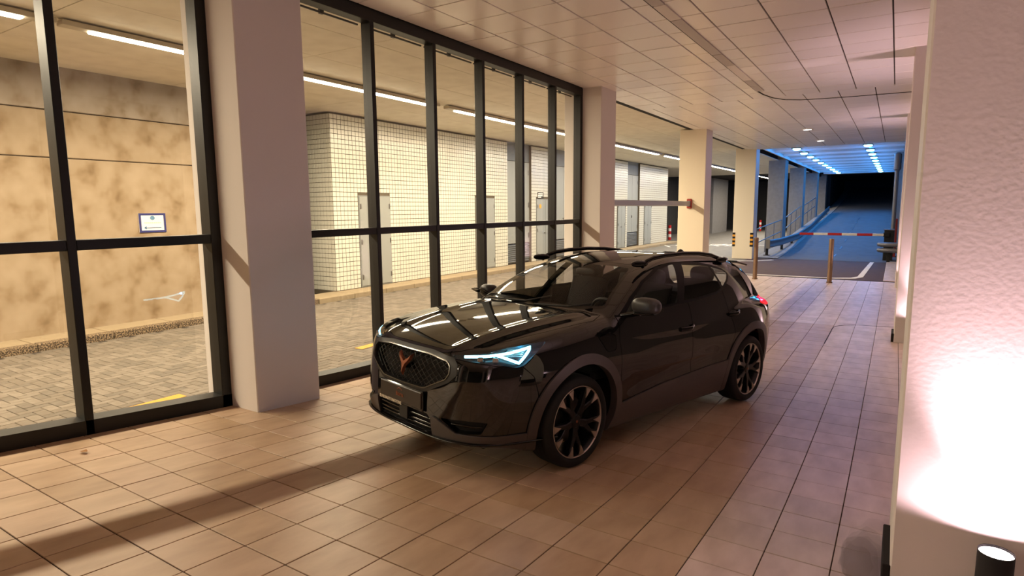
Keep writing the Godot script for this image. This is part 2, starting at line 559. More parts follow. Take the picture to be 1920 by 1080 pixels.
func pillars() -> void:
	pillar("pillar", "wide white pillar between the left glazed bay and the car", Vector3(-4.95, -0.2, -3.43), Vector3(0.74, CEIL + 0.01, 0.67), M.plaster)
	pillar("pillar", "white pillar where the black framed glass wall ends behind the car", Vector3(-4.95, -0.2, -10.6), Vector3(0.74, CEIL + 0.01, 0.67), M.plaster)
	var p := pillar("pillar", "cream pillar carrying the red bracket of the grey rail", Vector3(-4.95, -0.2, -17.68), Vector3(0.74, CEIL + 0.01, 0.66), M.pier_paint)
	var q := pillar("pillar", "cream pillar with black and yellow striped corners near the ramp", Vector3(-4.95, -0.2, -24.75), Vector3(0.74, CEIL + 0.05, 0.68), M.pier_paint)
	for cx in [-5.32, -4.58]:
		var g := Mb.new()
		var y := Mb.new()
		for k in 7:
			var b := g if k % 2 == 0 else y
			for f in 2:
				var w := Vector3(0.10, 0.075, 0.006) if f == 0 else Vector3(0.006, 0.075, 0.10)
				var o := Vector3(cx + (0.05 if cx < -5.0 else -0.05), 0.50 + 0.076 * k, -24.407) if f == 0 else Vector3(cx + (-0.002 if cx < -5.0 else 0.002), 0.50 + 0.076 * k, -24.46)
				b.box(o, w)
		part("hazard_stripe_black", g, M.dark, q)
		part("hazard_stripe_yellow", y, M.amber, q)
	pillar("pillar", "white pillar of the glazed wall behind the viewer", Vector3(-4.95, -0.2, 3.7), Vector3(0.74, CEIL + 0.01, 0.67), M.plaster)
	pillar("pillar", "white pillar farthest behind the viewer on the glazed side", Vector3(-4.95, -0.2, 10.83), Vector3(0.74, CEIL + 0.01, 0.66), M.plaster)
	pillar("pillar", "plaster pillar on the right farthest behind the viewer", Vector3(0.445, -0.2, 10.75), Vector3(0.74, CEIL + 0.01, 0.66), M.plaster)
	# right-hand row, each with a brown guard at its foot
	var names := ["large plaster pillar filling the right edge, washed by its floor uplight", "second pillar on the right, pinkish lit, past the large plaster pillar", "third and farthest pillar on the right, beside the pavement strip"]
	for k in 3:
		var zc: float = [-3.43, -10.55, -17.65][k]
		var o := pillar("pillar", names[k], Vector3(0.445, -0.2, zc), Vector3(0.74, CEIL + 0.01, 0.66), M.plaster)
		if k < 2:
			var z := zc + 0.12
			part("foot_guard", Mb.new().bev(Vector3(0.062, fy(z) + 0.06, z), Vector3(0.035, 0.13, 0.42), 0.005), M.gap, o)
	pillar("pillar", "plaster pillar on the right behind the viewer", Vector3(0.445, -0.2, 3.65), Vector3(0.74, CEIL + 0.01, 0.66), M.plaster)

func window_bay(z0: float, z1: float, first_post: float, number: int, label: String) -> void:
	# frame between two pillars: z0 nearer the camera, z1 farther
	var o := thing("window_%d" % number, label, "window", Vector3.ZERO, "", "structure")
	var posts := []
	var z := first_post
	while z > z1 + 0.3:
		if z < z0 - 0.2:
			posts.append(z)
		z -= 1.057
	var edges := [z0] + posts + [z1]
	for i in posts.size():
		var h := fy(posts[i])
		part("mullion", Mb.new().bev(Vector3(-5.02, (h + CEIL) * 0.5, posts[i] + 0.03), Vector3(0.14, CEIL - h, 0.06), 0.004), M.black, o)
	for e in [[z0, -0.045], [z1, 0.045]]:
		var h := fy(e[0])
		part("end_post", Mb.new().bev(Vector3(-5.02, (h + CEIL) * 0.5, e[0] + e[1]), Vector3(0.14, CEIL - h, 0.09), 0.004), M.black, o)
	part("header", Mb.new().bev(Vector3(-5.02, CEIL - 0.065, (z0 + z1) * 0.5), Vector3(0.145, 0.13, z0 - z1), 0.004), M.black, o)
	for i in edges.size() - 1:
		var a: float = edges[i] - (0.0 if i > 0 else 0.09); var b: float = edges[i + 1] + (0.06 if i < edges.size() - 2 else 0.09)
		part("transom", Mb.new().bev(Vector3(-5.02, 1.7275, (a + b) * 0.5), Vector3(0.13, 0.075, a - b), 0.004), M.black, o)
	# the sill follows the slope of the floor
	var sill := Mb.new()
	var n := 14
	for i in n:
		var a := lerpf(z0, z1, float(i) / n); var b := lerpf(z0, z1, (i + 1.0) / n)
		var ya := fy(a); var yb := fy(b)
		sill.quad(Vector3(-4.95, ya - 0.02, a), Vector3(-4.95, yb - 0.02, b), Vector3(-4.95, yb + 0.11, b), Vector3(-4.95, ya + 0.11, a))
		sill.quad(Vector3(-4.95, ya + 0.11, a), Vector3(-4.95, yb + 0.11, b), Vector3(-5.09, yb + 0.12, b), Vector3(-5.09, ya + 0.12, a))
		sill.quad(Vector3(-5.09, yb - 0.4, b), Vector3(-5.09, ya - 0.4, a), Vector3(-5.09, ya + 0.12, a), Vector3(-5.09, yb + 0.12, b))
	part("window_sill", sill, M.black, o)
	for i in edges.size() - 1:
		var a: float = edges[i] - (0.0 if i > 0 else 0.09); var b: float = edges[i + 1] + (0.06 if i < edges.size() - 2 else 0.09)
		for k in 2:
			var g := Mb.new()
			var lo_a := fy(a) + 0.1 if k == 0 else 1.76; var lo_b := fy(b) + 0.1 if k == 0 else 1.76
			var hi := 1.70 if k == 0 else CEIL - 0.12
			g.quad(Vector3(-5.03, lo_a, a), Vector3(-5.03, lo_b, b), Vector3(-5.03, hi, b), Vector3(-5.03, hi, a))
			part("pane", g, M.glass, o)
		var rod := Mb.new()
		rod.tube([Vector3(-5.14, 3.985, a), Vector3(-5.14, 3.985, b)], 0.011, 6)
		rod.box(Vector3(-5.14, 3.995, (a + b) * 0.5), Vector3(0.03, 0.05, 0.05))
		part("blind_rod", rod, M.black, o)

func glazing() -> void:
	window_bay(3.36, -3.095, -1.992 + 1.057 * 5, 1, "black framed glazed bay at the far left before the wide white pillar")
	window_bay(10.5, 4.035, 9.4, 3, "black framed glazed bay behind the viewer")
	window_bay(-3.765, -10.265, -3.98, 2, "long black framed glazed wall of tall panes behind the car")

func tile_wall(parent: Node, boxes: Array, holes: Array) -> void: pass

func garage() -> void:
	# roadway: flat slab, herringbone pavers by the glass, plain paving farther on
	var road := Mb.new()
	road.box(Vector3(-9.9, -0.16, -3.0), Vector3(9.6, 0.30, 32.0))
	road.box(Vector3(-12.0, -0.16, -49.0), Vector3(14.9, 0.30, 60.0))
	var rd := part("road", road, M.joint, self)
	tag(rd, "block paved garage roadway beyond the glass wall", "road", "", "structure")
	var far := Mb.new()
	far.box(Vector3(-12.0, -0.003, -48.2), Vector3(14.6, 0.008, 62.2))
	part("road_surface", far, mat(Color(0.43, 0.415, 0.395), 0.75, 0.0, M.asphalt.albedo_texture, Vector3(0.4, 0.4, 0.4)), rd)
	var list := []
	var u := 0.106
	for i in range(-50, 1):
		for j in range(-164, 122):
			var k := posmod(i - j, 4)
			if k == 1 or k == 2:
				continue
			var horiz := k == 0
			var p := Vector3(-5.1 + u * (i + (1.0 if horiz else 0.5)), -0.006 + rng.randf_range(-0.0015, 0.0015), u * (j + (0.5 if horiz else 1.0)))
			if p.x < -10.18 or p.x > -5.1:
				continue
			var hidden := pixel(p)
			var s := seen_size(p, Vector3.UP, 2 * u * u)
			if (p.x / p.z > 1.0 and p.x / p.z < 1.22) or hidden.y > 960.0:
				s = 0.0
			list.append({"p": p, "h": horiz, "seen": s, "m": rng.randi() % 4, "r": rng.randf_range(-0.012, 0.012)})
	ranked(list, 300)
	var pm := Mb.new()
	pm.bev(Vector3(0, -0.012, 0), Vector3(2 * u - 0.006, 0.024, u - 0.006), 0.003)
	var mesh := pm.mesh()
	var rest := [[], [], [], []]
	for q in list:
		var xf := Transform3D(Basis(Vector3.UP, q.r + (0.0 if q.h else PI / 2)), q.p + Vector3(0, 0.006, 0))
		if q.single:
			part("paver", mesh, M.paver[q.m], rd).transform = xf
		else:
			rest[q.m].append(xf)
	for i in 4:
		many("pavers", mesh, M.paver[i], rest[i], rd)
	for z in [[-2.2, -3.42], [-5.95, -6.95], [-9.4, -10.4]]:
		part("yellow_dash", Mb.new().bev(Vector3(-6.37, 0.002, (z[0] + z[1]) * 0.5), Vector3(0.15, 0.006, z[0] - z[1]), 0.001), M.yellow, rd)
	# kerb and narrow pavement
	var kerb := part("kerb", Mb.new().box(Vector3(-10.65, 0.03, -10.6), Vector3(0.62, 0.10, 46.8)), M.kerb_top, self)
	tag(kerb, "low stone kerb along the concrete wall and the white tiled block", "kerb", "", "structure")
	for i in 46:
		part("kerb_stone", Mb.new().bev(Vector3(-10.29, 0.04, 12.0 - i), Vector3(0.16, 0.13, 0.992), 0.012), M.kerb if i < 21 else M.kerb_top, kerb)
	var flags := Mb.new()
	for i in 46:
		flags.bev(Vector3(-10.67, 0.082, 12.0 - i), Vector3(0.56, 0.02, 0.985), 0.003)
	part("pavement_slabs", flags, M.kerb_top, kerb).set_meta("kind", "stuff")
	# stained concrete wall of three courses
	var wl := part("wall_left", Mb.new().box(Vector3(-11.14, 2.05, 2.3), Vector3(0.3, 4.3, 21.2)), M.joint, self)
	tag(wl, "stained concrete wall across the roadway at the far left", "wall", "", "structure")
	part("concrete_course", Mb.new().bev(Vector3(-11.05, 1.38, 2.3), Vector3(0.2, 2.81, 21.2), 0.008), M.concrete, wl)
	part("concrete_course", Mb.new().bev(Vector3(-11.055, 3.148, 2.3), Vector3(0.2, 0.70, 21.2), 0.01), M.concrete, wl)
	part("concrete_course", Mb.new().bev(Vector3(-11.03, 3.84, 2.3), Vector3(0.2, 0.66, 21.2), 0.01), M.concrete_grey, wl)
	# arrow sign on the concrete wall
	var sg := thing("arrow_sign", "white notice with dark blue border and left arrow on the concrete wall", "sign", Vector3(-10.95, 1.77, -5.59))
	part("board", Mb.new().bev(Vector3(0.008, 0, 0), Vector3(0.016, 0.33, 0.45), 0.003), M.white, sg)
	var bl := mat(Color(0.16, 0.17, 0.40), 0.5)
	var fr := Mb.new()
	for s in [-1.0, 1.0]:
		fr.box(Vector3(0.017, s * 0.147, 0), Vector3(0.004, 0.036, 0.45))
		fr.box(Vector3(0.017, 0, s * 0.207), Vector3(0.004, 0.26, 0.036))
	part("border", fr, bl, sg)
	var xf := Transform3D(Basis(Vector3.UP, PI / 2), Vector3(0.0165, 0, 0))
	var dome := PackedVector2Array()
	for i in 17:
		var a := TAU * i / 16.0
		dome.append(Vector2(0.0 + 0.04 * cos(a), 0.083 + 0.038 * sin(a)))
	dome.remove_at(16)
	part("emblem", Mb.new().extrude(dome, 0.0, 0.003, xf), mat(Color(0.35, 0.50, 0.62), 0.5), sg)
	part("arrow", Mb.new().extrude(PackedVector2Array([Vector2(-0.15, -0.085), Vector2(-0.105, -0.055), Vector2(-0.112, -0.080), Vector2(0.14, -0.080), Vector2(0.14, -0.090), Vector2(-0.112, -0.090), Vector2(-0.105, -0.115)]), 0.0, 0.003, xf), mat(Color(0.13, 0.32, 0.50), 0.5), sg)
	var faint := Mb.new()
	for i in 9:
		faint.box(Vector3(0.0175, 0.0, 0.13 - i * 0.032), Vector3(0.002, 0.016, 0.022))
	part("faded_lettering", faint, mat(Color(0.88, 0.80, 0.62), 0.6), sg)
	# soffit of the garage in large panels
	var so := part("ceiling_garage", Mb.new().box(Vector3(-9.7, GC + 0.12, -20.0), Vector3(9.5, 0.2, 66.0)), M.gap, self)
	tag(so, "pale panelled soffit over the garage roadway", "ceiling", "", "structure")
	for i in 8:
		for j in range(-4, 15):
			var x0 := -6.05 - 1.15 * i
			part("soffit_panel", Mb.new().bev(Vector3(x0 + 0.575, GC + 0.012, -0.35 - 2.88 * j - 1.44), Vector3(1.138, 0.024, 2.868), 0.003), M.soffit, so)
	# white tiled block with recesses and grey doors
	tiled_block()
	# the parking hall beyond
	var back := part("wall_far", Mb.new().box(Vector3(-12.0, 2.0, -58.0), Vector3(15.0, 4.4, 0.3)), M.dark_wall, self)
	tag(back, "dark end wall of the parking hall", "wall", "", "structure")
	var lw := Mb.new()
	lw.box(Vector3(-14.2, 2.0, -27.0), Vector3(0.3, 4.4, 62.0))
	tag(part("wall_hall", lw, M.dark_wall, self), "dark outer wall of the parking hall", "wall", "", "structure")
	var cw := part("wall_concrete", Mb.new().bev(Vector3(-12.0, 2.07, -49.3), Vector3(0.5, 4.16, 4.6), 0.01), M.pier_bare, self)
	tag(cw, "grey concrete wall stub deep in the hall between two cream pillars", "wall", "", "structure")
	var mk := Mb.new()
	for i in 6:
		mk.box(Vector3(-9.9 + 0.5 * i, 0.004, -30.6 - 0.4 * i), Vector3(0.09, 0.004, 1.5), Basis(Vector3.UP, 0.5))
	mk.box(Vector3(-8.6, 0.004, -31.9), Vector3(3.6, 0.004, 0.1), Basis(Vector3.UP, 0.67))
	for i in 5:
		mk.box(Vector3(-7.9 + 0.45 * i, 0.004, -33.0 + 0.3 * i), Vector3(0.09, 0.004, 1.3), Basis(Vector3.UP, -0.5))
	mk.box(Vector3(-6.8, 0.004, -33.3), Vector3(3.0, 0.004, 0.1))
	var mko := part("bay_markings", mk, M.white, rd)
	for k in 2:
		var b := thing("marker_post", ["small red and white post by the dark hall doorway beside the tiled block", "red and white post deep in the hall left of the blue tunnel piers"][k], "post", [Vector3(-11.7, 0, -36.6), Vector3(-9.4, 0, -53.0)][k])
		for i in 5:
			part("red_band" if i % 2 == 0 else "white_band", Mb.new().lathe([Vector2(0.0, 0.18 * (i + 1)), Vector2(0.09, 0.18 * (i + 1)), Vector2(0.09, 0.18 * i), Vector2(0.0, 0.18 * i)], Vector3.ZERO, Basis(), 14, true), M.red if i % 2 == 0 else M.white, b)

func tiled_block() -> void:
	var X := -10.86
	var core := Mb.new()
	# solid pieces between the recesses: [z near, z far]
	var solid := [[-9.55, -16.9], [-18.45, -20.25], [-21.85, -27.45], [-29.05, -33.4]]
	for s in solid:
		core.box(Vector3(-12.2, 2.07, (s[0] + s[1]) * 0.5), Vector3(2.66, 4.14, s[0] - s[1]))
	core.box(Vector3(-12.6, 2.07, -21.5), Vector3(2.0, 4.14, 23.0))
	var wl := part("wall_tiled", core, M.wall_joint, self)
	tag(wl, "white square tiled service block across the roadway with grey doors", "wall", "", "structure")
	# doors set in the tiled face: [z near, z far, top]
	var dz := [[-10.32, -11.39, 2.31], [-15.11, -16.12, 2.31], [-18.78, -20.05, 2.31], [-22.4, -23.4, 2.31], [-26.26, -27.17, 2.09], [-29.76, -30.79, 2.09]]
	var t := Mb.new()
	t.bev(Vector3(0.004, 0, 0), Vector3(0.008, 0.0975, 0.0975), 0.002)
	var mesh := t.mesh()
	var where := []
	var p := 0.1085
	for s in solid:
		var n := int(round((s[0] - s[1]) / p))
		var w: float = (s[0] - s[1]) / n
		for i in n:
			var z: float = s[0] - w * (i + 0.5)
			for j in 37:
				var y := 0.1 + p * (j + 0.5)
				var hit := false
				for d in dz:
					if z < d[0] + 0.05 and z > d[1] - 0.05 and y < d[2] + 0.05:
						hit = true
				if not hit:
					where.append(Transform3D(Basis(), Vector3(X, y, z)))
		if s == solid[0]:
			for i in 24:
				for j in 37:
					where.append(Transform3D(Basis(Vector3.UP, -PI / 2), Vector3(X - p * (i + 0.5), 0.1 + p * (j + 0.5), s[0])))
	many("wall_tiles", mesh, M.wall_tile, where, wl)
	var names := ["grey double door in the tiled wall nearest the block's corner", "grey door in the tiled wall second from the corner", "grey door with orange sticker under a small notice in the tiled wall", "grey door in the tiled wall past the second recess", "grey door in the tiled wall left of the last recess", "grey door at the far end of the tiled wall"]
	for k in dz.size():
		var d: Array = dz[k]
		var w: float = d[0] - d[1]
		var o := thing("door_%d" % (k + 1), names[k], "door", Vector3(X, 0.1, (d[0] + d[1]) * 0.5), "", "structure")
		part("door_frame", Mb.new().bev(Vector3(0.002, (d[2] - 0.1) * 0.5, 0), Vector3(0.03, d[2] - 0.1, w), 0.004), M.door_trim, o)
		for s in [-1.0, 1.0]:
			var lf := part("door_leaf", Mb.new().bev(Vector3(0.014, (d[2] - 0.1) * 0.5, s * w * 0.245), Vector3(0.03, d[2] - 0.16, w * 0.47), 0.004), M.door, o)
			for y in [0.25, 1.1, 1.95]:
				part("hinge", Mb.new().bev(Vector3(0.034, y, s * w * 0.455), Vector3(0.02, 0.12, 0.035), 0.004), M.steel, lf)
		part("handle", Mb.new().bev(Vector3(0.045, 1.0, 0.05), Vector3(0.035, 0.03, 0.11), 0.006), M.steel, o)
		if k == 2:
			for q in [[0.38, 1.95, 0.08, M.amber], [-0.25, 1.72, 0.075, mat(Color(0.85, 0.80, 0.30), 0.6)]]:
				part("sticker", Mb.new().lathe([Vector2(0, 0.004), Vector2(q[2], 0.003), Vector2(q[2], 0.0)], Vector3(0.03, q[1], q[0]), Basis(Vector3(0, 0, 1), -PI / 2), 16, true), q[3], o)
	var nt := thing("notice", "small square black and white notice above the door with stickers", "sign", Vector3(X + 0.01, 2.44, -19.08))
	part("board", Mb.new().bev(Vector3(0.004, 0, 0), Vector3(0.008, 0.22, 0.42), 0.001), M.dark, nt)
	part("print", Mb.new().box(Vector3(0.0095, 0.055, 0), Vector3(0.003, 0.045, 0.33)).box(Vector3(0.0095, -0.01, 0.02), Vector3(0.003, 0.05, 0.34)).box(Vector3(0.0095, -0.068, 0.08), Vector3(0.003, 0.03, 0.22)), M.white, nt)
	# tall recess units: grey over-panel, double doors, louvred base
	var k := 0
	for r in [[-16.9, -18.45], [-20.25, -21.85], [-27.45, -29.05]]:
		var w: float = r[0] - r[1]
		var o := thing("door_%d" % (7 + k), ["tall grey double door with louvred foot in the first recess of the tiled wall", "tall grey double door in the second recess beside the concrete pier", "tall grey blue double door in the last recess seen past the pillar"][k], "door", Vector3(X - 0.10, 0.1, (r[0] + r[1]) * 0.5), "", "structure")
		part("over_panel", Mb.new().bev(Vector3(-0.02, 3.76, 0), Vector3(0.08, 0.60, w - 0.02), 0.005), M.louver, o)
		for s in [-1.0, 1.0]:
			var lf := part("door_leaf", Mb.new().bev(Vector3(0.0, 2.07, s * w * 0.25), Vector3(0.05, 2.75, w * 0.49), 0.005), M.door, o)
			for y in [0.95, 2.0, 3.1]:
				part("hinge", Mb.new().bev(Vector3(0.035, y, s * w * 0.455), Vector3(0.03, 0.16, 0.05), 0.005), M.steel, lf)
		part("handle", Mb.new().bev(Vector3(0.045, 1.45, 0.06), Vector3(0.04, 0.12, 0.03), 0.006), M.steel, o)
		var lv := Mb.new()
		for i in 9:
			lv.box(Vector3(0.0, 0.07 + 0.067 * i, 0), Vector3(0.05, 0.045, w - 0.06), Basis(Vector3(0, 0, 1), -0.5))
		lv.box(Vector3(-0.03, 0.34, 0), Vector3(0.02, 0.66, w - 0.02))
		part("louvre", lv, M.louver, o)
		k += 1

func tunnel() -> void:
	# concrete piers along the ramp
	var names := ["first bare concrete pier along the blue lit ramp", "second bare concrete pier along the blue lit ramp", "third bare concrete pier along the blue lit ramp", "fourth bare concrete pier, deepest along the blue lit ramp"]
	for k in 4:
		var z: float = [-31.9, -38.75, -45.7, -51.6][k]
		pillar("pier", names[k], Vector3(-4.95, -0.2, z), Vector3(0.74, 4.42, 0.9), M.pier_bare)
	# ramp surface
	var prof := [[-24.9, 0.0], [-27.0, 0.05], [-30.0, 0.20], [-35.0, 0.58], [-41.0, 1.05], [-50.4, 1.82], [-58.0, 2.60], [-66.0, 3.7]]
	var rs := Mb.new()
	var apron := Mb.new()
	for i in prof.size() - 1:
		var a: Array = prof[i]; var b: Array = prof[i + 1]
		var xa := -3.75 - 0.0; var xb := -3.75
		rs.quad(Vector3(xa, a[1], a[0]), Vector3(0.1, a[1], a[0]), Vector3(0.1, b[1], b[0]), Vector3(xb, b[1], b[0]))
		rs.quad(Vector3(xa, -0.4, a[0]), Vector3(xa, a[1], a[0]), Vector3(xb, b[1], b[0]), Vector3(xb, -0.4, b[0]))
		rs.quad(Vector3(0.1, a[1], a[0]), Vector3(0.1, -0.4, a[0]), Vector3(0.1, -0.4, b[0]), Vector3(0.1, b[1], b[0]))
		rs.quad(Vector3(xa, -0.4, a[0]), Vector3(xb, -0.4, b[0]), Vector3(0.1, -0.4, b[0]), Vector3(0.1, -0.4, a[0]))
		var h := 0.02
		apron.quad(Vector3(-4.6, a[1] * 0.9 + h, a[0]), Vector3(-3.75, a[1] + h, a[0]), Vector3(-3.75, b[1] + h, b[0]), Vector3(-4.6, b[1] * 0.9 + h, b[0]))
		apron.quad(Vector3(-3.75, a[1] - 0.3, a[0]), Vector3(-3.75, b[1] - 0.3, b[0]), Vector3(-3.75, b[1] + h, b[0]), Vector3(-3.75, a[1] + h, a[0]))
		apron.quad(Vector3(-4.6, b[1] * 0.9 - 0.6, b[0]), Vector3(-4.6, a[1] * 0.9 - 0.6, a[0]), Vector3(-4.6, a[1] * 0.9 + h, a[0]), Vector3(-4.6, b[1] * 0.9 + h, b[0]))
		apron.quad(Vector3(-4.6, a[1] * 0.9 - 0.6, a[0]), Vector3(-4.6, b[1] * 0.9 - 0.6, b[0]), Vector3(-3.75, b[1] - 0.3, b[0]), Vector3(-3.75, a[1] - 0.3, a[0]))
	var r := part("road_ramp", rs, M.ramp, self)
	tag(r, "blue lit asphalt ramp climbing into the dark tunnel", "ramp", "", "structure")
	part("verge", apron, M.pier_bare, r)
	var dash := Mb.new()
	for i in 7:
		var z := -27.0 - i * 2.7
		var j := 0
		while j < prof.size() - 2 and prof[j + 1][0] > z:
			j += 1
		var sl: float = (prof[j + 1][1] - prof[j][1]) / (prof[j + 1][0] - prof[j][0])
		dash.box(Vector3(-1.95, prof[j][1] + sl * (z - prof[j][0]) + 0.006, z), Vector3(0.05, 0.006, 1.1), Basis(Vector3.RIGHT, -atan(sl)))
	part("lane_dash", dash, M.galv, r)
	# soffit of boards across the tunnel
	var sf := part("ceiling_tunnel", Mb.new().box(Vector3(-2.2, 4.55, -45.6), Vector3(4.9, 0.3, 42.0)), M.gap, self)
	tag(sf, "boarded tunnel soffit lit by two rows of blue lamps", "ceiling", "", "structure")
	for i in 130:
		var z := -24.75 - 0.2 * i
		part("soffit_board", Mb.new().bev(Vector3(-2.2, 4.335, z), Vector3(4.6, 0.06, 0.19), 0.006), M.panel[i % 3], sf)
	for i in 11:
		part("cross_beam", Mb.new().bev(Vector3(-2.2, 4.27, -25.5 - 2.25 * i), Vector3(4.6, 0.10, 0.12), 0.01), M.panel[0], sf)
	part("edge_trim", Mb.new().bev(Vector3(-4.50, 4.24, -35.2), Vector3(0.06, 0.14, 20.6), 0.01), M.white, sf)
	var wr := part("wall_tunnel", Mb.new().box(Vector3(0.25, 2.4, -45.5), Vector3(0.3, 5.4, 42.0)), M.pier_bare, self)
	tag(wr, "right hand concrete wall of the tunnel", "wall", "", "structure")
	for k in 3:
		part("buttress", Mb.new().bev(Vector3(-0.0, 2.0, -30.0 - 7.0 * k), Vector3(0.3, 4.3, 0.6), 0.01), M.pier_bare, wr)
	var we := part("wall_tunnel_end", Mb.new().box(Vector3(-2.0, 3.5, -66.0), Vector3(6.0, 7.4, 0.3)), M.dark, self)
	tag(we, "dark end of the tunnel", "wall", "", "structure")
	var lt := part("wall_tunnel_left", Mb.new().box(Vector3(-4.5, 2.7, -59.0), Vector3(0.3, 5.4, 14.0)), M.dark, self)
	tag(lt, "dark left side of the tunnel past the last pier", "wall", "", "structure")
	# drain pipe on the right wall
	var dp := thing("drain_pipe", "blue lit vertical drain pipe at the tunnel mouth on the right", "pipe", Vector3(-0.08, 0, -26.6))
	part("pipe", Mb.new().tube([Vector3(0, 0.2, 0), Vector3(0, 3.3, 0)], 0.07, 12), M.galv, dp)
	part("collar", Mb.new().lathe([Vector2(0.07, 3.9), Vector2(0.12, 3.85), Vector2(0.12, 3.3), Vector2(0.07, 3.25)], Vector3.ZERO, Basis(), 14, true), M.galv, dp)
	# guard rail with posts
	var gr := thing("guard_rail", "corrugated steel guard rail running up the left side of the ramp", "guard rail", Vector3.ZERO)
	var line := [Vector3(-4.25, 0.50, -25.8), Vector3(-4.08, 0.50, -27.6), Vector3(-3.98, 0.55, -32.0), Vector3(-3.95, 0.85, -37.0), Vector3(-3.95, 1.36, -42.2), Vector3(-3.95, 1.85, -47.1)]
	var prof2 := [Vector2(0.0, 0.16), Vector2(0.05, 0.13), Vector2(0.05, 0.08), Vector2(0.0, 0.03), Vector2(0.0, -0.03), Vector2(0.05, -0.08), Vector2(0.05, -0.13), Vector2(0.0, -0.16)]
	var beam := Mb.new()
	for side in 2:
		var rows := []
		for p in line:
			var row := []
			for q in prof2:
				row.append(p + Vector3(q.x - 0.006 * side, q.y, 0))
			rows.append(row)
		beam.grid(rows, false, side == 0)
	part("beam", beam, M.galv, gr)
	part("end_plate", Mb.new().bev(Vector3(-4.25, 0.5, -25.78), Vector3(0.16, 0.36, 0.05), 0.01), M.steel, gr)
	for i in 9:
		var z := -25.9 - 2.5 * i
		var j := 0
		while j < line.size() - 2 and line[j + 1].z > z:
			j += 1
		var q: Vector3 = line[j].lerp(line[j + 1], (line[j].z - z) / (line[j].z - line[j + 1].z))
		part("post", Mb.new().bev(Vector3(q.x - 0.06, q.y - 0.22, z), Vector3(0.09, 0.56, 0.12), 0.006).box(Vector3(q.x - 0.06, q.y - 0.46, z), Vector3(0.22, 0.05, 0.22)), M.dark, gr)
	# hand rails between the piers
	for k in 3:
		var z0: float = [-25.3, -32.6, -39.4][k]; var z1: float = [-31.3, -38.0, -45.0][k]
		var h0: float = [0.0, 0.35, 0.95][k]; var h1: float = [0.25, 0.9, 1.45][k]
		var hr := thing("hand_rail", ["tubular hand rail from the striped pillar to the first concrete pier", "tubular hand rail between the first and second concrete piers", "tubular hand rail between the second and third concrete piers"][k], "railing", Vector3(-4.62, 0, 0))
		for y in [0.55, 1.1]:
			part("bar", Mb.new().tube([Vector3(0, h0 + y, z0), Vector3(0, h1 + y, z1)], 0.024, 8), M.galv, hr)
		for i in 4:
			var tt := i / 3.0
			part("upright", Mb.new().tube([Vector3(0, -0.1, lerpf(z0, z1, tt)), Vector3(0, lerpf(h0, h1, tt) + 1.1, lerpf(z0, z1, tt))], 0.022, 8), M.galv, hr)

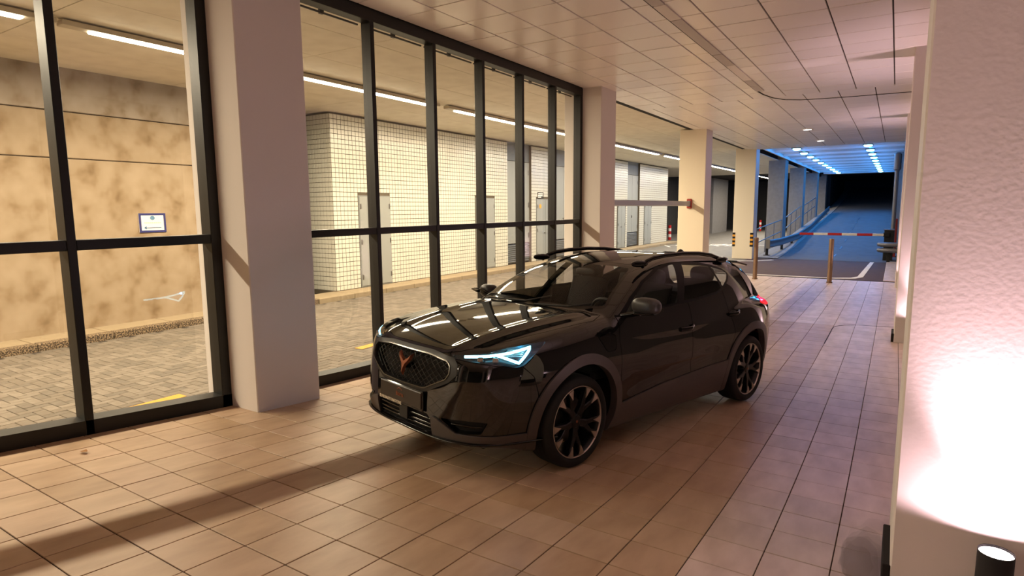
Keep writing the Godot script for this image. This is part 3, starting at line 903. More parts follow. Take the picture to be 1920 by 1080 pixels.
func far_end() -> void:
	# asphalt crossing in front of the ramp
	var cr := Mb.new()
	cr.box(Vector3(-3.0, -0.15, -21.8), Vector3(5.9, 0.29, 6.3))
	var a := part("road_crossing", cr, M.asphalt_brown, self)
	tag(a, "dark asphalt strip between the tiled floor and the ramp", "road", "", "structure")
	part("white_line", Mb.new().extrude(PackedVector2Array([Vector2(-4.5, 18.66), Vector2(-1.3, 18.70), Vector2(-0.85, 18.9), Vector2(-0.68, 19.4), Vector2(-0.56, 24.8), Vector2(-0.68, 24.8), Vector2(-0.82, 19.5), Vector2(-0.97, 19.1), Vector2(-1.4, 18.86), Vector2(-4.5, 18.80)]), -0.004, 0.003, Transform3D(Basis(Vector3.RIGHT, -PI / 2), Vector3.ZERO)), M.white, a)
	part("white_line", Mb.new().extrude(PackedVector2Array([Vector2(-5.3, 23.0), Vector2(-4.2, 23.45), Vector2(-3.75, 24.2), Vector2(-3.87, 24.3), Vector2(-4.3, 23.6), Vector2(-5.3, 23.15)]), -0.004, 0.003, Transform3D(Basis(Vector3.RIGHT, -PI / 2), Vector3.ZERO)), M.white, a)
	var pv := part("pavement", Mb.new().bev(Vector3(1.35, -0.09, -22.0), Vector3(3.08, 0.2, 6.6), 0.01), M.tile_light[0], self)
	tag(pv, "pale pavement strip beside the asphalt on the right", "pavement", "", "structure")
	# bollards
	for k in 2:
		var b := thing("bollard", ["slim bronze bollard in front of the striped pillar", "slim bronze bollard in the middle of the way under the barrier arm"][k], "bollard", [Vector3(-3.195, 0.0, -17.56), Vector3(-1.37, 0.0, -17.6)][k], "bollards at the end of the tiled floor")
		part("post", Mb.new().lathe([Vector2(0, 1.14), Vector2(0.05, 1.14), Vector2(0.058, 1.13), Vector2(0.058, 0.0)], Vector3.ZERO, Basis(), 18), M.bronze, b)
		part("collar", Mb.new().lathe([Vector2(0.058, 0.03), Vector2(0.075, 0.025), Vector2(0.075, 0.0)], Vector3.ZERO, Basis(), 18, true), M.bronze, b)
	# barrier
	var bs := thing("barrier", "red and white barrier arm on a dark post unit across the ramp", "barrier", Vector3(-0.2, 0, -25.6))
	part("cabinet", Mb.new().bev(Vector3(0.02, 0.55, -0.2), Vector3(0.30, 1.1, 0.34), 0.015), M.dark, bs)
	part("cabinet_lid", Mb.new().bev(Vector3(0.02, 1.12, -0.2), Vector3(0.34, 0.04, 0.38), 0.01), M.galv, bs)
	var x := -0.14
	for i in 6:
		var w: float = [0.35, 0.49, 0.49, 0.47, 0.48, 0.48][i]
		part("white_band" if i % 2 == 0 else "red_band", Mb.new().bev(Vector3(x - w * 0.5, 0.94, 0.0), Vector3(w, 0.09, 0.045), 0.006), M.white if i % 2 == 0 else M.red, bs)
		x -= w
	part("arm_clamp", Mb.new().bev(Vector3(-0.06, 0.94, -0.04), Vector3(0.2, 0.14, 0.12), 0.01), M.dark, bs)
	var sc := thing("guard_rail", "short rounded grey crash guard at the foot of the barrier unit", "guard rail", Vector3(-0.25, 0.0, -25.2))
	for y in [0.42, 0.62]:
		part("rail", Mb.new().tube([Vector3(-0.2, y, 0.0), Vector3(-0.12, y, 0.16), Vector3(0.1, y, 0.22), Vector3(0.45, y, 0.22)], 0.085, 10), M.galv, sc)
	part("post", Mb.new().bev(Vector3(0.1, 0.3, 0.1), Vector3(0.1, 0.6, 0.12), 0.008), M.dark, sc)
	var tb := thing("ticket_box", "dark ticket box with a reddish side behind the barrier on the right", "box", Vector3(-0.02, 0, -27.2))
	part("body", Mb.new().bev(Vector3(0, 0.75, 0), Vector3(0.16, 1.5, 0.3), 0.015), M.red_dull, tb)
	part("screen", Mb.new().bev(Vector3(-0.085, 1.75, 0), Vector3(0.04, 0.6, 0.28), 0.01), M.dark, tb)
	# grey rail between two pillars with its red bracket
	var rl := thing("height_rail", "grey horizontal rail with red end bracket between two pillars", "rail", Vector3(-4.99, 2.075, -14.1))
	part("beam", Mb.new().bev(Vector3(0, 0, 0), Vector3(0.06, 0.13, 6.34), 0.01), mat(Color(0.70, 0.70, 0.70), 0.4), rl)
	part("bracket", Mb.new().bev(Vector3(0, 0, -3.21), Vector3(0.14, 0.27, 0.07), 0.02), M.red_dull, rl)
	part("bracket_bolt", Mb.new().bev(Vector3(0.0, 0.0, -3.17), Vector3(0.09, 0.16, 0.03), 0.008), M.galv, rl)
	# fallen leaf on the tiles
	var lf := thing("leaf", "small dry leaf on the tiles near the left glazed bay", "leaf", Vector3(-4.55, fy(-1.75) + 0.006, -1.75))
	var l := Mb.new()
	l.grid([[Vector3(-0.035, 0.002, 0), Vector3(-0.035, 0.002, 0)], [Vector3(-0.01, 0.012, -0.02), Vector3(-0.01, 0.01, 0.02)], [Vector3(0.02, 0.006, -0.016), Vector3(0.02, 0.012, 0.018)], [Vector3(0.045, 0.014, 0), Vector3(0.045, 0.014, 0)]], false, true)
	part("blade", l, mat(Color(0.55, 0.36, 0.12), 0.8), lf)

# ------------------------------------------------------------------ lamps
func area(parent: Node, at: Vector3, size: Vector2, c: Color, e: float, look: Basis) -> void:
	var l := AreaLight3D.new()
	l.name = "light"; l.area_size = size; l.light_color = c; l.light_energy = e
	l.shadow_enabled = true; l.set("area_range", 60.0)
	parent.add_child(l, true)
	l.transform = Transform3D(look, at)

func spot(parent: Node, at: Vector3, dir: Vector3, c: Color, e: float, angle: float, size := 0.04, soft := 0.6) -> void:
	var l := SpotLight3D.new()
	l.name = "light"; l.light_color = c; l.light_energy = e; l.light_size = size
	l.spot_angle = angle; l.spot_angle_attenuation = soft; l.spot_range = 40.0; l.spot_attenuation = 2.0; l.shadow_enabled = true
	parent.add_child(l, true)
	l.transform = Transform3D(Basis.looking_at(dir, Vector3.RIGHT if absf(dir.normalized().y) > 0.9 else Vector3.UP), at)

func lamps() -> void:
	var down := Basis(Vector3.RIGHT, -PI / 2)
	# fluorescent strips over the roadway, each of four tubes end to end
	var names := ["fluorescent strip over the roadway behind the viewer", "fluorescent strip cut by the top left corner of the view", "long fluorescent strip across the roadway seen behind the wide white pillar", "fluorescent strip over the first recess of the tiled wall", "short seeming fluorescent strip just left of the pillar with the red bracket", "fluorescent strip between the two cream pillars", "fluorescent strip beyond the striped pillar", "fluorescent strip behind the first bare concrete pier", "farthest fluorescent strip deep in the parking hall"]
	for k in 9:
		var z0 := 10.2 - 7.0 * k + (0.25 if k > 1 else 0.0) - 0.05 * k
		var l := 6.15
		var o := thing("fluorescent_light", names[k], "ceiling light", Vector3(-8.2, GC - 0.022, z0 - l * 0.5), "fluorescent strips over the roadway")
		part("housing", Mb.new().bev(Vector3(0, -0.03, 0), Vector3(0.16, 0.06, l + 0.6), 0.006), M.housing, o)
		part("diffuser", Mb.new().bev(Vector3(0, -0.065, 0), Vector3(0.11, 0.035, l), 0.012), M.tube, o)
		area(o, Vector3(0, -0.105, 0), Vector2(0.15, l), WARM if k < 4 else COOL, E_TUBE * (1.0 if k < 4 else 0.6) * l / 1.53, down)
	# round downlights in the corridor ceiling
	for k in 2:
		var o := thing("downlight", ["round recessed downlight nearer the viewer on the corridor ceiling", "round recessed downlight nearer the blue tunnel"][k], "ceiling light", [Vector3(-2.273, CEIL, -19.2), Vector3(-2.275, CEIL, -22.7)][k], "downlights at the corridor end")
		part("trim_ring", Mb.new().lathe([Vector2(0.105, 0.004), Vector2(0.115, -0.012), Vector2(0.15, -0.012), Vector2(0.155, 0.002)], Vector3.ZERO, Basis(), 20), M.white, o)
		part("lens", Mb.new().lathe([Vector2(0.0, -0.006), Vector2(0.108, -0.006)], Vector3.ZERO, Basis(), 20, true), M.lamp_white, o)
		spot(o, Vector3(0, -0.03, 0), Vector3.DOWN, Color(1.0, 0.9, 0.78), 5.0, 55.0, 0.1)
	# floor uplights at the right-hand pillars
	var ups := [[Vector3(0.43, 0, -2.985), "round floor uplight glaring at the foot of the large right pillar"], [Vector3(0.43, 0, -3.88), "floor uplight hidden on the far side of the large right pillar"], [Vector3(0.43, 0, -10.10), "floor uplight at the near foot of the second right pillar"], [Vector3(0.43, 0, -11.0), "floor uplight at the far foot of the second right pillar"], [Vector3(0.43, 0, -17.2), "floor uplight at the near foot of the third right pillar"], [Vector3(0.43, 0, -18.1), "floor uplight at the far foot of the third right pillar"], [Vector3(0.43, 0, 3.2), "floor uplight at the near side of the pillar behind the viewer"], [Vector3(0.43, 0, 4.1), "floor uplight at the back of the pillar behind the viewer"]]
	for u in ups:
		var p: Vector3 = u[0]
		p.y = fy(p.z)
		var o := thing("uplight", u[1], "floor lamp", p, "floor uplights at the right pillars")
		part("body", Mb.new().lathe([Vector2(0.058, 0.33), Vector2(0.062, 0.335), Vector2(0.062, 0.0)], Vector3.ZERO, Basis(), 20), M.dark, o)
		part("lens", Mb.new().lathe([Vector2(0.0, 0.325), Vector2(0.058, 0.325)], Vector3.ZERO, Basis(), 20, true), M.lamp_white, o)
		spot(o, Vector3(0, 0.345, 0), Vector3.UP, PINK, E_UP, 36.0, 0.05, 1.0)
		spot(o, Vector3(0, 0.345, 0), Vector3.UP, PINK, E_UP * 0.12, 88.0, 0.05, 0.25)
	# blue lamps along the tunnel soffit
	for row in 2:
		for i in 10:
			var o := thing("tunnel_lamp", "oval blue lamp %s on the %s row of the tunnel soffit" % [["nearest the tunnel mouth", "second from the tunnel mouth", "third from the tunnel mouth", "fourth from the tunnel mouth", "fifth from the tunnel mouth", "sixth from the tunnel mouth", "seventh from the tunnel mouth", "third from the dark end", "second from the dark end", "deepest by the dark end"][i], ["left", "right"][row]], "ceiling light", Vector3([-3.5, -1.06][row], 4.25, -26.65 - 2.25 * i), ["left row of blue tunnel lamps", "right row of blue tunnel lamps"][row])
			var pts := []
			for s in [[0.13, 0.0], [0.13, -0.035], [0.10, -0.065], [0.0, -0.08]]:
				var r := []
				for k in 16:
					var a := TAU * k / 16
					r.append(Vector3(cos(a) * s[0] * 1.1, s[1], sin(a) * s[0] * 1.9))
				pts.append(r)
			var b := Mb.new()
			b.grid(pts, true)
			part("lens", b, M.lamp_blue, o)
			part("base_ring", Mb.new().bev(Vector3(0, 0.0, 0), Vector3(0.34, 0.035, 0.56), 0.01), M.galv, o)
			var ol := OmniLight3D.new()
			ol.name = "light"; ol.light_color = BLUE; ol.light_energy = E_BLUE; ol.light_size = 0.05; ol.omni_range = 40.0; ol.omni_attenuation = 2.0; ol.shadow_enabled = true
			o.add_child(ol)
			ol.position = Vector3(0, -0.095, 0)
			spot(o, Vector3(0, -0.095, 0), Vector3.DOWN, BLUE, 2.2, 62.0, 0.09, 0.5)

# ------------------------------------------------------------------ the car (x forward from the front axle, y to its left, z up, in its own metres)
const CS := 0.955
const CO := Vector3(-2.587, 0.176, -3.833)
const CFW := Vector3(-0.2496, 0.0417, 0.9675)
var zh: Sp
var zc: Sp
var gp: Sp
var gz: Sp
var gcn: Sp
var tu: Sp
var fz: Sp

class Piece:
	var v := PackedVector3Array()
	var n := PackedVector3Array()
	var t := PackedInt32Array()
	func clone() -> Piece:
		var p := Piece.new()
		p.v = v.duplicate(); p.n = n.duplicate(); p.t = t.duplicate()
		return p

func smax(a: float, b: float, k: float) -> float:
	var h := maxf(k - absf(a - b), 0.0) / k
	return maxf(a, b) + h * h * k * 0.25

func field(x: float, y: float, z: float) -> float:
	y = absf(y)
	var q1 := (x + 2.72) / 0.42; var q2 := (z - 0.80) / 0.17
	var haunch := 0.030 * exp(-q1 * q1 - q2 * q2)
	q1 = x / 0.42; q2 = (z - 0.8) / 0.2
	haunch += 0.016 * exp(-q1 * q1 - q2 * q2)
	var zl := 0.36 + 0.10 * (-x - 0.5) / 1.8
	q1 = (z - zl - 0.12) / 0.10
	var sc := 0.022 * exp(-q1 * q1) * clampf((-x - 0.45) / 0.3, 0.0, 1.0) * clampf((x + 2.25) / 0.3, 0.0, 1.0)
	var side := y - (gp.at(x) + gz.at(z) + haunch - sc)
	var y8 := y / 0.8; var y85 := y / 0.85
	var y2 := y85 * y85
	var crease := 0.012 * exp(-pow((y - 0.50 + 0.10 * clampf(x, -0.4, 0.8)) / 0.06, 2.0)) * clampf((x + 0.5) / 0.2, 0.0, 1.0)
	var top := z - (zh.at(x) - 0.022 * y8 * y8 - 0.025 * y2 * y2 * y2 + crease)
	var front := x - (0.885 - 0.33 * pow(y / 0.88, 3.6) + fz.at(z))
	q1 = (z - 0.96) / 0.10
	var rear := -3.57 + 0.34 * pow(y / 0.9, 3.4) - 0.05 * exp(-q1 * q1) - x
	var bot := 0.17 + 0.05 * clampf(-x - 2.9, 0.0, 1.0) + 0.09 * smoothstep(0.2, 0.7, x) - z
	var b := smax(smax(smax(side, top, 0.09), maxf(front, rear), 0.07), bot, 0.03)
	var cs := y - (gcn.at(x) - tu.at(z))
	var yq := y / 0.75
	var ct := z - (zc.at(x + 0.07 * yq * yq * clampf((x + 1.9) / 0.8, 0.0, 1.0)) - 0.034 * (y / 0.6) * (y / 0.6))
	var c := maxf(maxf(smax(cs, ct, 0.07), 0.6 - z), maxf(x + 0.22, -3.6 - x))
	var h := maxf(0.012 - absf(b - c), 0.0) / 0.012
	return minf(b, c) - h * h * 0.003

func grad(p: Vector3) -> Vector3:
	var e := 0.004
	var g := Vector3(field(p.x + e, p.y, p.z) - field(p.x - e, p.y, p.z), field(p.x, p.y + e, p.z) - field(p.x, p.y - e, p.z) if p.y > e else 0.0, field(p.x, p.y, p.z + e) - field(p.x, p.y, p.z - e))
	return g.normalized()

func body_half() -> Piece:
	var p := Piece.new()
	var st := []   # spine x, forward lean
	var nf := 44
	for i in nf + 1:
		st.append([-3.0, -PI / 2 * (1.0 - float(i) / nf)])
	var ns := 190
	for i in range(1, ns):
		st.append([-3.0 + 3.25 * i / ns, 0.0])
	for i in nf + 1:
		st.append([0.25, PI / 2 * float(i) / nf])
	var nt := 150
	var oz := 0.72
	for s in st:
		var guess := 0.6
		for j in nt + 1:
			var th := -PI / 2 + PI * j / nt
			var d := Vector3(sin(s[1]), cos(s[1]) * cos(th), cos(s[1]) * sin(th))
			var o := Vector3(s[0], 0.0, oz)
			# bracket round the last answer, then regula falsi
			var a := maxf(guess - 0.06, 0.05); var b := guess + 0.06
			var q := o + d * a
			var fa := field(q.x, q.y, q.z)
			while fa > 0.0 and a > 0.05:
				a = maxf(a - 0.15, 0.04); q = o + d * a; fa = field(q.x, q.y, q.z)
			q = o + d * b
			var fb := field(q.x, q.y, q.z)
			while fb < 0.0 and b < 3.0:
				a = b; fa = fb; b += 0.12; q = o + d * b; fb = field(q.x, q.y, q.z)
			var m := b
			for it in 9:
				m = (a * fb - b * fa) / (fb - fa)
				q = o + d * m
				var fm := field(q.x, q.y, q.z)
				if absf(fm) < 2e-5:
					break
				if fm < 0.0:
					a = m; fa = fm; fb *= 0.6
				else:
					b = m; fb = fm; fa *= 0.6
			guess = m
			q = o + d * m
			if j == 0 or j == nt:
				q.y = 0.0
			p.v.append(q)
			p.n.append(grad(q))
	var w := nt + 1
	for i in st.size() - 1:
		for j in nt:
			var a := i * w + j
			var quad := [a, a + w, a + w + 1, a + 1]
			if p.v[a].distance_squared_to(p.v[a + w + 1]) < p.v[a + 1].distance_squared_to(p.v[a + w]):
				tri_if(p, a, a + w, a + w + 1); tri_if(p, a, a + w + 1, a + 1)
			else:
				tri_if(p, a, a + w, a + 1); tri_if(p, a + w, a + w + 1, a + 1)
	return p

func tri_if(p: Piece, a: int, b: int, c: int) -> void:   # kept counter-clockwise from outside
	var x := (p.v[b] - p.v[a]).cross(p.v[c] - p.v[a])
	if x.length_squared() < 1e-14:
		return
	if x.dot(p.n[a] + p.n[b] + p.n[c]) < 0.0:
		p.t.append(a); p.t.append(c); p.t.append(b)
	else:
		p.t.append(a); p.t.append(b); p.t.append(c)

func phi_poly(p: Piece, poly: PackedVector2Array, mode: int, axis: int, lo: float, hi: float, off := 0.0) -> PackedFloat32Array:
	var out := PackedFloat32Array()
	out.resize(p.v.size())
	var r := Rect2(poly[0], Vector2.ZERO)
	for q in poly:
		r = r.expand(q)
	r = r.grow(0.06 + absf(off))
	var m := poly.size()
	for i in p.v.size():
		var c := p.v[i]
		var q := Vector2(c.x, c.z) if mode == 0 else (Vector2(c.y, c.z) if mode == 1 else Vector2(c.x, c.y))
		if not r.has_point(q) or c[axis] < lo or c[axis] > hi:
			out[i] = 1.0
			continue
		var best := 1e9
		var inside := false
		var k := m - 1
		for j in m:
			var a := poly[j]; var b := poly[k]
			var e := b - a; var w := q - a
			var f := w - e * clampf(w.dot(e) / e.length_squared(), 0.0, 1.0)
			best = minf(best, f.length_squared())
			if (a.y > q.y) != (b.y > q.y) and q.x < (b.x - a.x) * (q.y - a.y) / (b.y - a.y) + a.x:
				inside = not inside
			k = j
		out[i] = (-sqrt(best) if inside else sqrt(best)) - off
	return out

func phi_circle(p: Piece, cx: float, cz: float, r: float, ymin: float) -> PackedFloat32Array:
	var out := PackedFloat32Array()
	out.resize(p.v.size())
	for i in p.v.size():
		var c := p.v[i]
		out[i] = 1.0 if c.y < ymin else Vector2(c.x - cx, c.z - cz).length() - r
	return out

func split(p: Piece, phi: PackedFloat32Array) -> Array:   # [where phi < 0, the rest]
	var out := [Piece.new(), Piece.new()]
	var maps := [PackedInt32Array(), PackedInt32Array()]
	for s in 2:
		maps[s].resize(p.v.size()); maps[s].fill(-1)
	var cuts := [{}, {}]
	var nv := p.v.size()
	for i in range(0, p.t.size(), 3):
		var ia := p.t[i]; var ib := p.t[i + 1]; var ic := p.t[i + 2]
		var na := phi[ia] < 0.0; var nb := phi[ib] < 0.0; var nc := phi[ic] < 0.0
		if na == nb and nb == nc:
			var s := 0 if na else 1
			var o: Piece = out[s]
			for k in [ia, ib, ic]:
				var g: int = maps[s][k]
				if g < 0:
					g = o.v.size(); maps[s][k] = g
					o.v.append(p.v[k]); o.n.append(p.n[k])
				o.t.append(g)
			continue
		# one corner alone on its side
		var x := ia; var y := ib; var z := ic
		if na == nc:
			x = ib; y = ic; z = ia
		elif na == nb:
			x = ic; y = ia; z = ib
		var sx := 0 if phi[x] < 0.0 else 1
		for s in 2:
			var o: Piece = out[s]
			var ids := []
			for e in [[x, y], [x, z]]:
				var key: int = mini(e[0], e[1]) * nv + maxi(e[0], e[1])
				if not cuts[s].has(key):
					var f := phi[e[0]] / (phi[e[0]] - phi[e[1]])
					cuts[s][key] = o.v.size()
					o.v.append(p.v[e[0]].lerp(p.v[e[1]], f)); o.n.append(p.n[e[0]].lerp(p.n[e[1]], f).normalized())
				ids.append(cuts[s][key])
			for k in ([x] if s == sx else [y, z]):
				var g: int = maps[s][k]
				if g < 0:
					g = o.v.size(); maps[s][k] = g
					o.v.append(p.v[k]); o.n.append(p.n[k])
				ids.append(g)
			if s == sx:
				o.t.append_array([ids[2], ids[0], ids[1]])
			else:
				o.t.append_array([ids[0], ids[2], ids[3], ids[0], ids[3], ids[1]])
	return out

func shelled(p: Piece, proud: float, depth: float) -> Piece:   # moved out by proud, its open edges turned in by depth
	var o := p.clone()
	for i in o.v.size():
		o.v[i] += o.n[i] * proud
		if absf(p.v[i].y) < 1e-5:
			o.v[i].y = 0.0
	var seen := {}
	for i in range(0, p.t.size(), 3):
		for k in 3:
			var a := p.t[i + k]; var b := p.t[i + (k + 1) % 3]
			var key := b * 1000000 + a
			if seen.has(key):
				seen.erase(key)
			else:
				seen[a * 1000000 + b] = true
	for key in seen:
		var a: int = key / 1000000; var b: int = key % 1000000
		if absf(p.v[a].y) < 1e-4 and absf(p.v[b].y) < 1e-4:
			continue
		var va := o.v[a]; var vb := o.v[b]
		var wa := va - o.n[a] * depth; var wb := vb - o.n[b] * depth
		var nn := (vb - va).cross(o.n[a]).normalized()
		var i := o.v.size()
		for q in [va, wa, wb, vb]:
			o.v.append(q); o.n.append(nn)
		o.t.append_array([i, i + 1, i + 2, i, i + 2, i + 3])
	return o

func cv(p: Vector3) -> Vector3:   # own metres to the car node's axes
	return Vector3(p.x, p.z, -(p.y - 0.035 * smoothstep(0.2, 0.85, p.x))) * CS

func cm(pieces: Array, sides: int) -> ArrayMesh:   # sides: 1 left, 2 right, 3 both
	var b := Mb.new()
	for p in pieces:
		for s in [1, 2]:
			if not (sides & s):
				continue
			var m := 1.0 if s == 1 else -1.0
			var base := b.v.size()
			for i in p.v.size():
				b.v.append(cv(Vector3(p.v[i].x, p.v[i].y * m, p.v[i].z)))
				b.n.append(Vector3(p.n[i].x, p.n[i].z, -p.n[i].y * m))
			for i in range(0, p.t.size(), 3):
				if s == 1:
					b.t.append_array([base + p.t[i], base + p.t[i + 2], base + p.t[i + 1]])
				else:
					b.t.append_array([base + p.t[i], base + p.t[i + 1], base + p.t[i + 2]])
	return b.mesh()

func ysurf(x: float, z: float) -> float:
	var a := 0.15; var b := 1.1
	for i in 22:
		var m := (a + b) * 0.5
		if field(x, m, z) < 0.0: a = m
		else: b = m
	return a

func xsurf(y: float, z: float) -> float:
	var a := 0.2; var b := 1.1
	for i in 22:
		var m := (a + b) * 0.5
		if field(m, y, z) < 0.0: a = m
		else: b = m
	return a

func pv(a: Array) -> PackedVector2Array:
	var o := PackedVector2Array()
	for i in range(0, a.size(), 2):
		o.append(Vector2(a[i], a[i + 1]))
	return o

func cpath(pts: Array, off := Vector3.ZERO, flip := 1.0) -> Array:
	var o := []
	for p in pts:
		o.append(cv(Vector3(p.x + off.x, (p.y + off.y) * flip, p.z + off.z)))
	return o

func ellipsoid(c: Vector3, h: Vector3, e := 2.0, n1 := 16, n2 := 24, flip := 1.0) -> Mb:
	var rows := []
	for i in n1 + 1:
		var th := -PI / 2 + PI * i / n1
		var row := []
		for k in n2:
			var a := TAU * k / n2
			var d := Vector3(cos(th) * cos(a), cos(th) * sin(a), sin(th))
			var s := Vector3()
			for q in 3:
				s[q] = signf(d[q]) * pow(absf(d[q]), 2.0 / e)
			var pt := c + s * h
			row.append(cv(Vector3(pt.x, pt.y * flip, pt.z)))
		rows.append(row)
	var b := Mb.new()
	b.grid(rows, true, flip > 0.0)
	return b

func car() -> void:
	zh = Sp.new([-3.7, .93, -3.5, 1.01, -3.2, 1.05, -2.6, 1.09, -1.5, 1.09, -.5, 1.085, -.2, 1.065, .1, 1.035, .4, .99, .65, .93, .8, .875, .9, .81])
	zc = Sp.new([-3.62, .90, -3.5, 1.02, -3.3, 1.24, -3.2, 1.34, -3.1, 1.39, -2.8, 1.465, -2.4, 1.51, -2.0, 1.520, -1.7, 1.512, -1.45, 1.485, -1.25, 1.45, -1.0, 1.385, -.7, 1.26, -.4, 1.095, -.2, .965])
	gp = Sp.new([-3.7, .58, -3.55, .72, -3.4, .765, -3.1, .845, -2.7, .893, -2.2, .888, -1.5, .878, -.7, .882, -.2, .89, .1, .888, .35, .868, .6, .815, .75, .755, .9, .66])
	gz = Sp.new([.1, -.12, .2, -.075, .32, -.035, .45, -.012, .6, 0.0, .72, .003, .80, -.003, .88, -.022, .96, -.052, 1.02, -.09, 1.1, -.17])
	gcn = Sp.new([-3.6, .56, -3.3, .62, -2.9, .72, -2.5, .79, -2.0, .822, -1.4, .835, -.9, .835, -.4, .82, -.2, .80])
	tu = Sp.new([.9, -.04, 1.05, 0.0, 1.2, .062, 1.35, .155, 1.42, .215, 1.5, .30])
	fz = Sp.new([.1, -.10, .2, -.045, .3, -.005, .42, .012, .55, .01, .68, 0.0, .8, -.025, .9, -.07, 1.0, -.14])
	var paint := mat(Color(0.065, 0.062, 0.062), 0.03)
	paint.metallic_specular = 0.64
	var gloss := mat(Color(0.03, 0.03, 0.03), 0.06)
	var clad := mat(Color(0.30, 0.275, 0.265), 0.5)
	var surround := mat(Color(0.02, 0.02, 0.02), 0.4)
	surround.metallic_specular = 0.25
	var mirror_m := mat(Color(0.19, 0.18, 0.175), 0.4)
	var satin := mat(Color(0.13, 0.12, 0.115), 0.42, 0.2)
	var bead_m := mat(Color(0.45, 0.44, 0.42), 0.22, 0.9)
	var blackp := mat(Color(0.05, 0.05, 0.05), 0.55)
	var tyre_m := mat(Color(0.06, 0.058, 0.058), 0.75)
	var alloy := mat(Color(0.78, 0.74, 0.70), 0.3, 0.85)
	var darkalloy := mat(Color(0.07, 0.07, 0.075), 0.35, 0.2)
	var copper := mat(Color(0.56, 0.34, 0.25), 0.4, 0.6)
	var chrome := mat(Color(0.75, 0.75, 0.75), 0.15, 1.0)
	var smoke := mat(Color(0.20, 0.20, 0.21), 0.25, 0.6)
	var trim := mat(Color(0.085, 0.08, 0.078), 0.8)
	var wind := pane(0.10, Color(0.06, 0.09, 0.06))
	var front_glass := pane(0.28, Color(0.05, 0.08, 0.045))
	var rear_glass := pane(0.52, Color(0.04, 0.065, 0.035))
	for g in [wind, front_glass, rear_glass]:
		g.metallic_specular = 0.34
	var clear := pane(0.04, Color(0.7, 0.8, 0.9))

	var o := thing("car", "glossy black five door crossover car with lit blue white headlights parked on the tiles", "car", CO)
	var up := CFW.cross(Vector3.UP).cross(CFW).normalized()
	var fwd := CFW.normalized()
	o.basis = Basis(fwd, up, fwd.cross(up))

	var rest := body_half()
	var r: Array
	var arches := []
	for cx in [-0.04, -2.69]:
		r = split(rest, phi_circle(rest, cx, 0.345, 0.492, 0.45)); rest = r[1]
		var q: Array = split(r[0], phi_circle(r[0], cx, 0.345, 0.418, 0.3))
		arches.append(shelled(q[1], 0.014, 0.06))
	r = split(rest, phi_poly(rest, pv([-.40, .30, -.50, .375, -1.135, .440, -1.56, .462, -1.965, .487, -2.26, .50, -2.3, .10, -.40, .10]), 0, 1, 0.4, 2.0)); rest = r[1]
	var sill := shelled(r[0], 0.012, 0.03)
	r = split(rest, phi_poly(rest, pv([.345, .43, .40, .415, .47, .385, .545, .34, .70, .338, .95, .345, .95, .10, .335, .10, .34, .30]), 1, 0, 0.3, 2.0)); rest = r[1]
	var skirt := shelled(r[0], 0.012, 0.03)
	r = split(rest, phi_poly(rest, pv([.80, .862, .766, .862, .579, .922, .40, .945, .27, .956, .36, .915, .421, .878, .515, .812, .56, .808, .653, .822, .758, .832, .80, .838]), 0, 1, 0.44, 2.0)); rest = r[1]
	var lens: Piece = r[0]
	r = split(rest, phi_poly(rest, pv([.415, .427, .60, .438, .735, .437, .725, .41, .70, .352, .60, .345, .55, .346, .49, .386]), 1, 0, 0.3, 2.0)); rest = r[1]
	var intake: Piece = r[0]
	r = split(rest, phi_poly(rest, pv([-.1, .425, .30, .43, .325, .40, .325, .30, -.1, .30]), 1, 0, 0.6, 2.0)); rest = r[1]
	var lower: Piece = r[0]
	var hexa := pv([-.2, .826, .0, .828, .25, .830, .44, .812, .470, .785, .475, .74, .455, .70, .27, .612, .24, .606, .0, .600, -.2, .600])
	var wide: PackedVector2Array = Geometry2D.offset_polygon(hexa, 0.032, Geometry2D.JOIN_MITER)[0]
	for i in wide.size():
		if wide[i].x > .44 and wide[i].y > .72:
			wide[i].x += 0.028
	r = split(rest, phi_poly(rest, wide, 1, 0, 0.5, 2.0)); rest = r[1]
	var q2: Array = split(r[0], phi_poly(r[0], Geometry2D.offset_polygon(hexa, 0.007, Geometry2D.JOIN_MITER)[0], 1, 0, 0.5, 2.0))
	var frame := shelled(q2[1], 0.004, 0.05)
	var q3: Array = split(q2[0], phi_poly(q2[0], hexa, 1, 0, 0.5, 2.0, 0.0))
	var bead := shelled(q3[1], 0.010, 0.03)
	var opening: Piece = q3[0]
	var hoodp := pv([-.36, -.1, -.36, .30, -.40, .55, -.45, .69, -.30, .745, 0.0, .735, .2, .712, .475, .66, .66, .58, .76, .48, .80, .40, .82, -.1])
	r = split(rest, phi_poly(rest, hoodp, 2, 2, 0.80, 1.3, 0.0025)); rest = r[1]
	q2 = split(r[0], phi_poly(r[0], hoodp, 2, 2, 0.80, 1.3, -0.0025))
	var hood := shelled(q2[0], 0.0, 0.012)
	var gaps := [shelled(q2[1], -0.008, 0.0)]
	var wsp := pv([-.1, 1.085, .482, 1.085, .60, 1.092, .66, 1.10, .662, 1.13, .625, 1.19, .56, 1.31, .50, 1.395, .46, 1.418, .26, 1.428, -.1, 1.432])
	r = split(rest, phi_poly(rest, wsp, 1, 0, -1.42, -0.1)); rest = r[1]
	q2 = split(r[0], phi_poly(r[0], wsp, 1, 0, -1.42, -0.1, -0.022))
	var ws: Piece = q2[0]
	var frit := shelled(q2[1], -0.001, 0.0)
	var rw := pv([-.1, 1.08, .50, 1.08, .52, 1.14, .47, 1.30, .42, 1.33, -.1, 1.34])
	r = split(rest, phi_poly(rest, rw, 1, 0, -3.62, -2.95)); rest = r[1]
	var rear_win: Piece = r[0]
